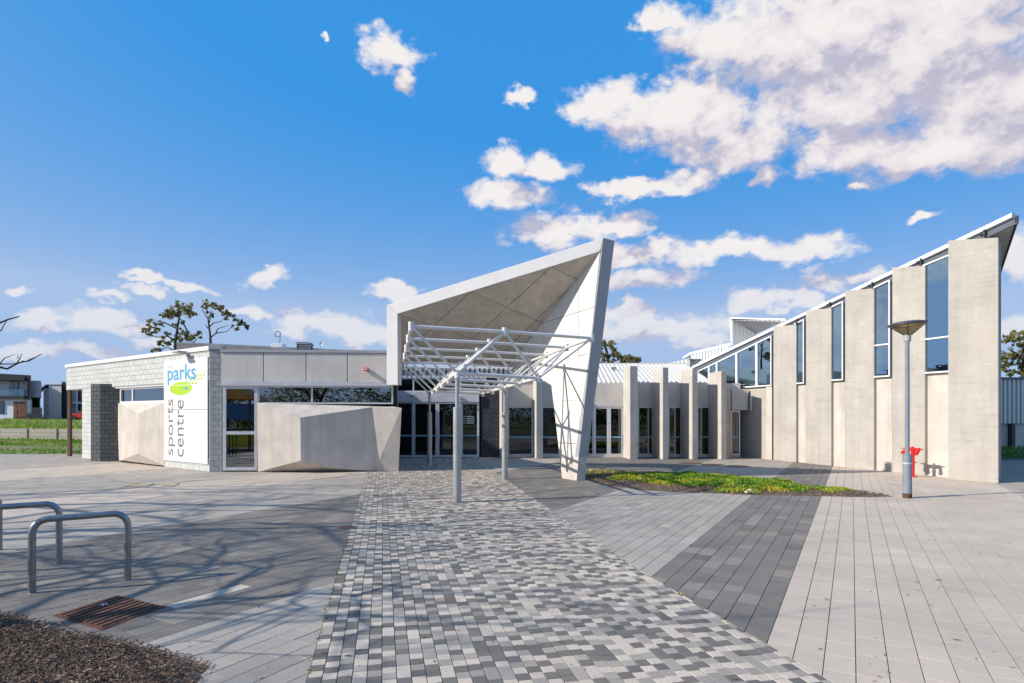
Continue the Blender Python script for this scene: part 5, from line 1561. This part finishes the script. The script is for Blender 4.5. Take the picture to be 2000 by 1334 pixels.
tag(mb.build('lawn', M['lawn_soil'], fix=False), 'bright raised grass between the sleeper wall and the houses', 'lawn', kind='structure')
rg = random.Random(3)
def grass(mb, p, h, tone, n=3):
    for _ in range(n):
        a = rg.uniform(0, 6.283); l = h * rg.uniform(.6, 1.3); w_ = .012 + h * .06
        sx, sy = math.cos(a) * w_, math.sin(a) * w_; t = Vector((rg.gauss(0, .3) * l, rg.gauss(0, .3) * l, l))
        mb.tone = min(1, max(0, tone + rg.gauss(0, .15)))
        q = p + Vector((rg.gauss(0, .05), rg.gauss(0, .05), -.01))
        mb.raw([q + Vector((-sx, -sy, 0)), q + Vector((sx, sy, 0)), q + t], [(0, 1, 2)])
mb = MB()
for _ in range(3600):
    a, t = rg.random(), rg.random()
    path_t = .30 + .05 * math.sin(a * 9)
    if abs(t - path_t) < .13 * rg.uniform(.4, 1.2) and a < .95: continue
    grass(mb, low(a, t), rg.uniform(.06, .16) * (1.5 if t < .15 and a > .5 else 1), .38 + .25 * math.sin(a * 13 + t * 5) * .6, 4)
for _ in range(7000):
    a, t = rg.uniform(.05, .8), rg.random() ** 1.7
    grass(mb, hi(a, t), rg.uniform(.10, .30), .55 + .3 * math.sin(a * 37) * math.sin(t * 23), 3)
tag(mb.build('grass', M['lawn'], fix=False), 'long green grass on the verge and on the raised field', 'grass', kind='stuff')

rw = thing('retaining_wall', 'low retaining wall of grey concrete sleepers between posts', 'retaining wall', RWl.pt(4, .2))
M['sleeper'] = concrete('sleeper_concrete', (.50, .45, .37), (.36, .32, .26), .0, .4, 2.0)
s = -4.0
while s < 18:
    for k in range(4):
        mb = MB(); wbox(mb, RWl, s + .07, s + 1.93, .0 + k * .245 + .006, .245 * (k + 1) - .006, -.08, .0 + rg.uniform(-.004, .004)); mb.build('sleeper', M['sleeper'], rw)
    mb = MB(); wbox(mb, RWl, s - .06, s + .06, -.1, .99, -.14, .05); mb.build('post', M['sleeper'], rw)
    s += 2.0

M['render_white'] = plain('white_render', (.66, .69, .77), .7, 0, .05, 1)
M['render_grey'] = plain('warm_grey_render', (.60, .57, .54), .7, 0, .06, 1)
M['render_dark'] = plain('charcoal_render', (.028, .032, .042), .95, 0, .1)
M['door_wood'] = plain('red_brown_timber', (.17, .065, .035), .5, 0, .35, 3)
M['house_glass'] = glass('house_glass', (.06, .07, .08), 1.8, .05)
M['balustrade'] = glass('balustrade_glass', (.62, .72, .74), 1.5, .05)
HY = 74.0; HZ = 1.35
def hx(x, d=HY): return (x - CX) / F * d
def hz(y, d=HY): return EYE + (YH - y) / F * d
def hbox(par, name, x0, x1, y0, y1, m, d=HY, dep=.3, back=0.0, z0=None):
    a, b = hx(x0, d), hx(x1, d); zb_, zt2 = (hz(y1, d) if z0 is None else z0), hz(y0, d)
    mb = MB(); mb.prism([(a, d + back, zb_), (b, d + back, zb_), (b, d + back, zt2), (a, d + back, zt2)], (b / d * dep, dep, 0))
    return mb.build(name, m, par)
def hwin(par, x0, x1, y0, y1, d=HY, back=-.05, bars=1, fm='render_dark'):
    f_ = hbox(par, 'window', x0, x1, y0, y1, M[fm], d, .12, back)
    w_ = (x1 - x0) / bars
    for k in range(bars): hbox(f_, 'pane', x0 + w_ * k + .5, x0 + w_ * (k + 1) - .5, y0 + .7, y1 - .7, M['house_glass'], d, .03, back - .03)
    return f_
hA = thing('house', 'two storey white house with a charcoal framed glass balcony and brown garage door', 'house', (hx(20), HY, HZ))
hbox(hA, 'upper_wall', -60, 61, 742, 775, M['render_white'], back=1.6, dep=7)
hbox(hA, 'lower_wall', -60, 58, 779, 818, M['render_white'], back=.35, dep=8, z0=.5)
mb = MB(); mb.prism([(hx(-60), HY, hz(743)), (hx(60.5), HY, hz(743)), (hx(60.5), HY, hz(733)), (hx(-60), HY, hz(726))], (hx(60.5) / HY * 9, 9, 0)); mb.build('roof_fascia', M['render_dark'], hA)
hbox(hA, 'balcony_slab', -60, 61, 773.5, 779.5, M['render_dark'], dep=9, back=-.01)
hbox(hA, 'end_frame', 54, 61, 742.9, 773.6, M['render_dark'], dep=2)
hbox(hA, 'frame_post', 48.2, 49.6, 735, 817, M['render_dark'], dep=.2, back=-.15, z0=.6)
for k in range(4):
    hbox(hA, 'balustrade_panel', 49 - 16.4 * (k + 1) + .2, 49 - 16.4 * k - .2, 760, 773.6, M['balustrade'], dep=.04, back=.1)
hbox(hA, 'handrail', -20, 49, 759.4, 760.2, M['render_dark'], dep=.06, back=.09)
hwin(hA, -2, 16, 744, 772, back=1.5, bars=2); hwin(hA, 33, 42, 745, 767, back=1.5)
hbox(hA, 'door', 22.5, 48, 784.5, 818, M['door_wood'], dep=.1, back=.27, z0=.9)
for k in range(3): hbox(hA, 'door_panel', 23.5 + 8.2 * k, 30.8 + 8.2 * k, 786, 815, M['door_wood'], dep=.06, back=.23)
hwin(hA, -6, 4.5, 783.5, 808, back=.28, bars=1)
hbox(hA, 'side_wing', 49.5, 58.5, 781, 818, M['render_grey'], dep=6, back=.1, z0=.6)
fe = thing('side_fence', 'dark metal fence panel between the charcoal framed house and the gabled houses', 'fence', (hx(70, 72), 72, 1.2))
hbox(fe, 'lower_panel', 51.5, 83, 807.5, 818, M['render_dark'], d=72, dep=.1, z0=1.0)
for k in range(10): hbox(fe, 'slat', 62 + 2.1 * k, 63.9 + 2.1 * k, 796, 807.3, M['render_dark'], d=72.4, dep=.08)
hB = thing('house', 'small pale house with dark columns under a dark pitched roof', 'house', (hx(70, 82), 82, 1.3))
hbox(hB, 'wall', 61, 79, 760, 818, M['render_white'], d=82, dep=6, z0=1.0)
mb = MB(); mb.prism([(hx(58, 82), 81.6, hz(760, 82)), (hx(80, 82), 81.6, hz(760, 82)), (hx(92, 82), 87, hz(750, 82)), (hx(62, 82), 87, hz(751, 82))], (0, .3, .15)); mb.build('roof', M['render_dark'], hB)
for x in (65, 70.5): hbox(hB, 'column', x - 1.2, x + 1.2, 759, 796, M['render_dark'], d=81.7, dep=.2)
hwin(hB, 61.5, 63.5, 770, 782, d=81.8)
for nm, lab, x0, x1, d in (('house', 'pale house with a raking white parapet and tall narrow windows', 77, 120, 78),):
    hC = thing(nm, lab, 'house', (hx(98, d), d, 1.35))
    mb = MB(); mb.prism([(hx(79, d), d + .5, .9), (hx(96, d), d + .5, .9), (hx(96, d), d + .5, hz(752, d)), (hx(93, d), d + .5, hz(752, d)), (hx(79, d), d + .5, hz(763, d))], (-4.7, 6, 0)); mb.build('recessed_wall', M['render_grey'], hC)
    hbox(hC, 'front_wall', 97.5, 120, 750, 818, M['render_grey'], d=d, dep=7, z0=.9)
    hbox(hC, 'corner_post', 77, 79, 762, 818, M['render_white'], d=d, dep=3, z0=.9)
    hbox(hC, 'corner_post', 95.8, 97.6, 752, 818, M['render_white'], d=d - .05, dep=3, z0=.9)
    mb = MB(); mb.prism([(hx(77, d), d - .1, hz(763.5, d)), (hx(93, d), d - .1, hz(751, d)), (hx(120, d), d - .1, hz(751, d)), (hx(120, d), d - .1, hz(749, d)), (hx(92.5, d), d - .1, hz(748.3, d)), (hx(76.5, d), d - .1, hz(760.8, d))], (-6.2, 8, 0)); mb.build('parapet', M['render_white'], hC)
    hbox(hC, 'floor_band', 90, 95.8, 784.5, 789, M['render_white'], d=d, dep=2)
    hwin(hC, 91.5, 95.5, 757, 784, d=d + 1.0); hwin(hC, 91.5, 95.5, 789, 814, d=d + 1.0)
hD = thing('house', 'row house with white pillars and narrow windows seen beneath the brick wall end', 'house', (hx(145, 80), 80, 1.35))
hbox(hD, 'front_wall', 120, 190, 748, 818, M['render_grey'], d=80, dep=7, z0=.9)
hbox(hD, 'dark_wing', 120.5, 128.5, 745.5, 818, M['render_dark'], d=79, dep=2, z0=.9)
for x in (133, 150.5, 168): 
    hbox(hD, 'pillar', x - 1.2, x + 1.2, 756, 818, M['render_white'], d=79.4, dep=.4, z0=.9)
hbox(hD, 'pillar', 139, 141.5, 756, 818, M['render_white'], d=79.4, dep=.4, z0=.9)
for a, b in ((134.5, 138.5), (152, 157.5), (160, 166)):
    hwin(hD, a, b, 763, 784.5, d=79.8); hwin(hD, a, b, 790, 813, d=79.8)
hbox(hD, 'floor_band', 134, 190, 784.6, 788.5, M['render_white'], d=79.6, dep=.3)
# red car beyond the opening
cr = thing('parked_car', 'red car parked before the row house, seen through the wall opening', 'car', (hx(155, 72), 72, 1.25))
def cbox(pts, d0, w_, name, m, par=cr): mb = MB(); mb.prism([(hx(x, 72), d0, hz(y, 72)) for x, y in pts], (0, w_, 0)); return mb.build(name, m, par, bevel=.04)
cbox([(146.8, 816.5), (183, 816.5), (184, 811), (180, 808.6), (150, 808), (147, 810)], 71.2, 1.7, 'body', M['red'])
cbox([(152, 808.3), (176, 808.3), (171, 803.6), (157, 803.6)], 71.35, 1.4, 'cabin', M['house_glass'])
cbox([(156.5, 804), (171.5, 804), (171, 803), (157, 803)], 71.3, 1.5, 'roof', M['red'])
for x in (153, 177):
    mb = MB(); p = Vector((hx(x, 72), 71.15, hz(816, 72))); mb.tube(p, p + Vector((0, 1.8, 0)), .31, n=16); mb.build('wheel', M['black'], cr)

# ================================================================ TREES
M['gum'] = tone_mat('gum_leaves', [(0, (.09, .105, .025)), (.45, (.22, .21, .05)), (.8, (.40, .30, .085)), (1, (.46, .27, .10))], .55, .3)
M['bark'] = plain('grey_brown_bark', (.085, .07, .06), .85, 0, .35, 7, .3)
M['bark_dark'] = plain('dark_bark', (.045, .038, .034), .85, 0, .35, 7, .3)
rt_ = random.Random(21)
def tree(label, d, trunk_px, limbs_px, clumps, leaf=.16, dens=1.0, cat='tree', m='gum', dz=1.0, group=None, r0=.16):
    base_ = AT(trunk_px[0][0], trunk_px[0][1], d); base_ = Vector((base_.x, d, 0))
    t = thing('gum_tree', label, cat, base_, group)
    pts = [base_] + [AT(x, y, d) for x, y in trunk_px]
    n = len(pts)
    mb = MB(); mb.path(pts, [r0 * (1 - .62 * i / max(1, n - 1)) for i in range(n)], 8); tr = mb.build('trunk', M['bark'], t, smooth=True)
    for L_ in limbs_px:
        q = [AT(x, y, d + (rt_.uniform(-1, 1) * .7 if i else 0)) for i, (x, y) in enumerate(L_)]
        mb = MB(); mb.path(q, [r0 * .42 * (1 - .75 * i / max(1, len(q) - 1)) for i in range(len(q))], 6); mb.build('limb', M['bark'], tr, smooth=True)
    mb = MB()
    sc = d / F
    for (x, y, r) in clumps:
        R_ = r * sc; c0 = AT(x, y, d + rt_.uniform(-1, 1) * R_ * 1.2 * dz)
        nsub = max(4, int(7 + R_ * 6))
        for _ in range(nsub):
            v = Vector((rt_.gauss(0, 1), rt_.gauss(0, 1), rt_.gauss(0, .75))); v = v.normalized() * R_ * 1.0 * rt_.random() ** .4
            c = c0 + v; r2 = R_ * rt_.uniform(.22, .52); tn = rt_.gauss(.42, .2)
            for _ in range(int(dens * 46 * (r2 / (leaf * 2.2)) ** 1.6) + 6):
                w_ = Vector((rt_.gauss(0, 1), rt_.gauss(0, 1), rt_.gauss(0, .8))).normalized() * r2 * rt_.random() ** .45
                p = c + w_; l = leaf * rt_.uniform(.6, 1.4)
                a = Vector((rt_.gauss(0, 1), rt_.gauss(0, 1), rt_.gauss(-.5, .7))).normalized()
                b = a.orthogonal().normalized(); b = Matrix.Rotation(rt_.uniform(0, 6.28), 3, a) @ b
                mb.tone = min(1, max(0, tn + rt_.gauss(0, .16)))
                mb.raw([p - a * l * .5, p + b * l * .2, p + a * l * .5, p - b * l * .2], [(0, 1, 2, 3)])
    mb.build('crown', M[m], t, fix=False, kind='stuff')
    return t
def zp(L): return [(260 + x / 6.667, 570 + y / 6.667) for x, y in L]
def zc_(L): return [(260 + x / 6.667, 570 + y / 6.667, r / 6.667) for x, y, r in L]
tree('spreading gum tree with layered olive clumps behind the brick wall', 46, [zp([(560, 800)])[0], zp([(545, 700)])[0], zp([(575, 480)])[0], zp([(600, 330)])[0]],
     [zp(L) for L in ([(560, 640), (450, 580), (300, 590), (180, 540)], [(575, 480), (470, 430), (350, 380), (230, 400)], [(545, 700), (680, 600), (850, 540)], [(720, 540), (650, 400), (600, 330), (700, 250)], [(600, 560), (720, 540)], [(540, 770), (450, 720), (330, 760)], [(540, 760), (800, 650), (840, 590)], [(600, 330), (500, 280), (360, 315)])],
     zc_([(610, 185, 80), (700, 215, 80), (560, 270, 100), (470, 290, 70), (720, 300, 80), (790, 290, 40), (400, 300, 45), (240, 410, 62), (200, 480, 50), (150, 510, 40), (375, 410, 52), (215, 545, 45), (330, 500, 52), (440, 550, 45), (620, 500, 48), (560, 430, 40), (700, 590, 85), (590, 600, 60), (780, 580, 50), (850, 535, 36), (875, 600, 22), (440, 640, 68), (360, 660, 50), (300, 760, 50), (350, 755, 35), (520, 640, 30), (640, 400, 30)]), .17, 2.3)
tree('windswept gum tree with a bare forked trunk and one leaning crown', 46, [zp([(1010, 690)])[0], zp([(1006, 590)])[0], zp([(990, 460)])[0], zp([(975, 350)])[0]],
     [zp(L) for L in ([(975, 350), (930, 280), (890, 220)], [(995, 450), (1050, 405), (1140, 385), (1190, 340)], [(990, 400), (1010, 320), (1000, 250)], [(1008, 595), (1080, 540), (1220, 515), (1280, 460)], [(1080, 530), (1100, 480), (1260, 430)], [(985, 480), (955, 455), (945, 420)], [(975, 350), (1040, 230)])],
     zc_([(950, 140, 44), (1000, 170, 40), (1060, 190, 52), (1110, 220, 55), (1150, 190, 32), (1180, 265, 52), (1240, 300, 50), (1290, 310, 40), (975, 260, 28), (940, 205, 30), (1035, 310, 30), (1210, 345, 36), (1340, 365, 42), (1400, 400, 45), (1380, 440, 38), (1450, 430, 38), (1490, 465, 26), (1350, 490, 26), (1290, 445, 24), (900, 190, 16)]), .17, 2.3, r0=.13)
tree('olive and russet tree rising behind the ribbed roof beside the fin', 44, [(1190, 720), (1186, 690), (1182, 672)],
     [[(1186, 700), (1195, 690), (1205, 680)], [(1190, 715), (1225, 705), (1245, 700)], [(1186, 690), (1180, 678), (1178, 668)]],
     [(1180, 672, 10), (1192, 676, 11), (1200, 684, 8), (1204, 693, 8), (1178, 690, 8), (1190, 698, 11), (1178, 702, 9), (1202, 706, 11), (1216, 702, 12), (1228, 700, 12), (1238, 701, 11), (1247, 706, 7), (1232, 709, 10), (1218, 710, 10), (1250, 712, 4), (1170, 680, 9), (1165, 695, 10)], .17, 2.2)
tree('broad gum tree with layered crown above the clad building', 40, [(2010, 760), (2006, 720), (1998, 700)],
     [[(2004, 735), (1985, 728), (1965, 722)], [(2000, 705), (1985, 690), (1968, 680)], [(1998, 700), (2000, 680), (1990, 668)], [(2006, 720), (2030, 690), (2050, 670)]],
     [(1975, 660, 12), (1990, 658, 13), (2004, 662, 14), (1965, 664, 8), (1985, 672, 10), (2005, 678, 12), (1968, 692, 12), (1982, 698, 12), (1996, 694, 12), (1962, 702, 9), (1975, 712, 10), (1992, 712, 11), (2008, 708, 12), (1964, 722, 8), (1978, 728, 9), (1996, 728, 11), (2012, 726, 12), (1958, 712, 8), (2025, 665, 14), (2040, 690, 16), (2030, 715, 14)], .17, 2.2)
# dark hedge by the clad building
hg = MB()
for _ in range(5200):
    p = Vector((rt_.uniform(18.6, 24.5), rt_.uniform(23.4, 25.2), 0)); p.z = .02 + rt_.random() ** .7 * (.42 + .1 * math.sin(p.x * 5))
    a = Vector((rt_.gauss(0, 1), rt_.gauss(0, 1), rt_.gauss(.4, .7))).normalized(); b = a.orthogonal().normalized(); l = rt_.uniform(.05, .13)
    hg.tone = min(1, max(0, rt_.gauss(.25, .2)))
    hg.raw([p - a * l * .5, p + b * l * .28, p + a * l * .5, p - b * l * .28], [(0, 1, 2, 3)])
hgt = thing('hedge', 'low dark green hedge at the foot of the clad building', 'hedge', (21.5, 24.3, 0))
hg.build('foliage', M['cover'], hgt, fix=False, kind='stuff')

def bare_tree(label, base_, h, spread, seed, name='bare_tree', twigs=()):
    r = random.Random(seed)
    t = thing(name, label, 'tree', base_)
    tr = MB(); cr_ = MB()
    def grow(p, d, l, rad, lev):
        pts = [p]; q = p; dd = d
        for k in range(3):
            dd = (dd + Vector((r.gauss(0, .16), r.gauss(0, .16), r.gauss(.03, .08)))).normalized()
            q = q + dd * l / 3; pts.append(q)
        if any(v.y > .5 and abs(v.x) < .9 * v.y + .25 for v in pts): return
        mbx = tr if lev == 0 else cr_
        mbx.path(pts, [rad, rad * .87, rad * .75, rad * .64], 6 if lev < 2 else 4)
        if lev >= 6 or rad < .004: return
        n = 3 if lev < 3 else r.choice((2, 2, 3))
        for k in range(n):
            a = r.uniform(0, 6.283); tilt = r.uniform(.45, .95) * spread
            ax = dd.orthogonal().normalized(); ax = Matrix.Rotation(a + k * 6.283 / n, 3, dd) @ ax
            nd = (dd * math.cos(tilt) + ax * math.sin(tilt)).normalized()
            grow(pts[-1] if k < 2 else pts[2], nd, l * r.uniform(.66, .86), rad * .64 * r.uniform(.75, 1), lev + 1)
    grow(Vector(base_), Vector((0, 0, 1)), h * .3, h * .017, 0)
    for (pts, ra_) in twigs:
        cr_.path([Vector(p) for p in pts], [ra_ * (1 - .7 * i / (len(pts) - 1)) for i in range(len(pts))], 5)
    tr.build('trunk', M['bark_dark'], t, smooth=True, fix=False); cr_.build('branches', M['bark_dark'], t, smooth=True, fix=False, kind='stuff')
    return t
ty = 8.2
def tw(L): return [AT(x, y, ty + .1 * i) for i, (x, y) in enumerate(L)]
TA = Vector((-16.2, 6.3, 0))
stem = [(-13.5, 6.9, 3.0), (-10.4, 7.5, 3.4)]
tws = [([TA + Vector((0, 0, 2.4))] + [Vector(p) for p in stem] + tw([(-60, 650), (0, 630.5), (16, 624), (38, 618)]), .026),
       (tw([(-60, 650), (2, 646), (9, 632), (13, 627)]), .012),
       ([Vector(stem[1])] + tw([(-70, 705), (0, 717), (14, 720.5), (36, 708.5), (52, 705.5), (82, 691.5)]), .022),
       (tw([(-30, 708), (0, 711), (22, 711), (36, 708)]), .012), (tw([(0, 710), (10, 699), (30, 692)]), .010), (tw([(34, 708), (40, 698), (43, 690)]), .009), (tw([(33, 700), (36, 696), (34, 690)]), .006), (tw([(42, 705), (56, 706), (70, 698)]), .007)]
bare_tree('bare winter tree whose twigs reach in above the houses', TA, 12.0, 1.0, 4, twigs=tws)
bare_tree('bare winter tree standing just outside the view that throws branch shadows over the cobbles', Vector((-9.6, 2.2, 0)), 9.0, 1.05, 9)
bare_tree('tall bare winter tree behind the bicycle rails that throws thin shadows on the garden', Vector((-20, 9.0, 0)), 14.0, .9, 15)

# ---- the playground that the corner window mirrors, off to the left
pg = thing('playhouse', 'blue and yellow playhouse tower with an orange roof mirrored in the corner window', 'playhouse', (-12.7, 6.5, 0))
M['play_blue'] = plain('blue_panel', (.05, .16, .36), .5); M['play_yellow'] = plain('yellow_panel', (.62, .50, .03), .5); M['play_orange'] = plain('orange_roof', (.66, .30, .06), .5)
c = Vector((-12.7, 6.5, 0))
for sx_ in (-1, 1):
    for sy_ in (-1, 1):
        mb = MB(); mb.box(c + Vector((sx_ * .8, sy_ * .8, 1.3)), (.1, .1, 2.6)); mb.build('post', M['timber'], pg)
mb = MB(); mb.box(c + Vector((0, 0, 1.1)), (1.7, 1.7, .1)); mb.build('deck', M['timber'], pg)
for dx, dy, sx_, sy_ in ((0, .85, 1.5, .06), (.85, 0, .06, 1.5), (-.85, 0, .06, 1.5)):
    mb = MB(); mb.box(c + Vector((dx, dy, 1.95)), (sx_, sy_, .8)); mb.build('wall_panel', M['play_blue'], pg)
    mb = MB(); mb.box(c + Vector((dx * .99, dy * .99, .6)), (sx_, sy_, .85)); mb.build('wall_panel', M['play_yellow'], pg)
mb = MB(); mb.raw([c + Vector(v) for v in ((-1.2, -1.2, 2.55), (1.2, -1.2, 2.55), (1.2, 1.2, 2.55), (-1.2, 1.2, 2.55), (0, -1.2, 3.3), (0, 1.2, 3.3))], [(0, 1, 4), (2, 3, 5), (1, 2, 5, 4), (3, 0, 4, 5)]); mb.build('roof', M['play_orange'], pg)
fnc = thing('playground_fence', 'black bar fence before the playhouse', 'fence', (-13.2, 11, 0))
for k in range(28):
    mb = MB(); p = Vector((-15.2 + .14 * k, 10.6, 0)); mb.box(p + Vector((0, 0, .55)), (.03, .03, 1.1)); mb.build('bar', M['black'], fnc)
for z in (.12, 1.05):
    mb = MB(); mb.tube((-15.2, 10.6, z), (-11.4, 10.6, z), .025, n=6); mb.build('rail', M['black'], fnc)

M['wood_leaf'] = tone_mat('woodland_leaves', [(0, (.06, .09, .02)), (.5, (.17, .20, .05)), (1, (.34, .34, .10))], .6, .4)
# ---- the wood across the road behind the viewer, seen only in the glass
wd = MB()
for _ in range(34000):
    x = rt_.uniform(-70, 45); top = 5.5 + 2.6 * math.sin(x * .31) + 1.8 * math.sin(x * .83 + 1)
    p = Vector((x, -30 - rt_.random() * 6 - .012 * x * x * .5, rt_.random() ** .8 * top + .3))
    a = Vector((rt_.gauss(0, 1), rt_.gauss(0, 1), rt_.gauss(0, .8))).normalized(); b = a.orthogonal().normalized(); l = rt_.uniform(.2, .5)
    wd.tone = min(1, max(0, rt_.gauss(.3, .25)))
    wd.raw([p - a * l * .5, p + b * l * .3, p + a * l * .5, p - b * l * .3], [(0, 1, 2, 3)])
tag(wd.build('woodland', M['wood_leaf'], fix=False), 'dark belt of trees across the road that the windows mirror', 'woodland', kind='stuff')
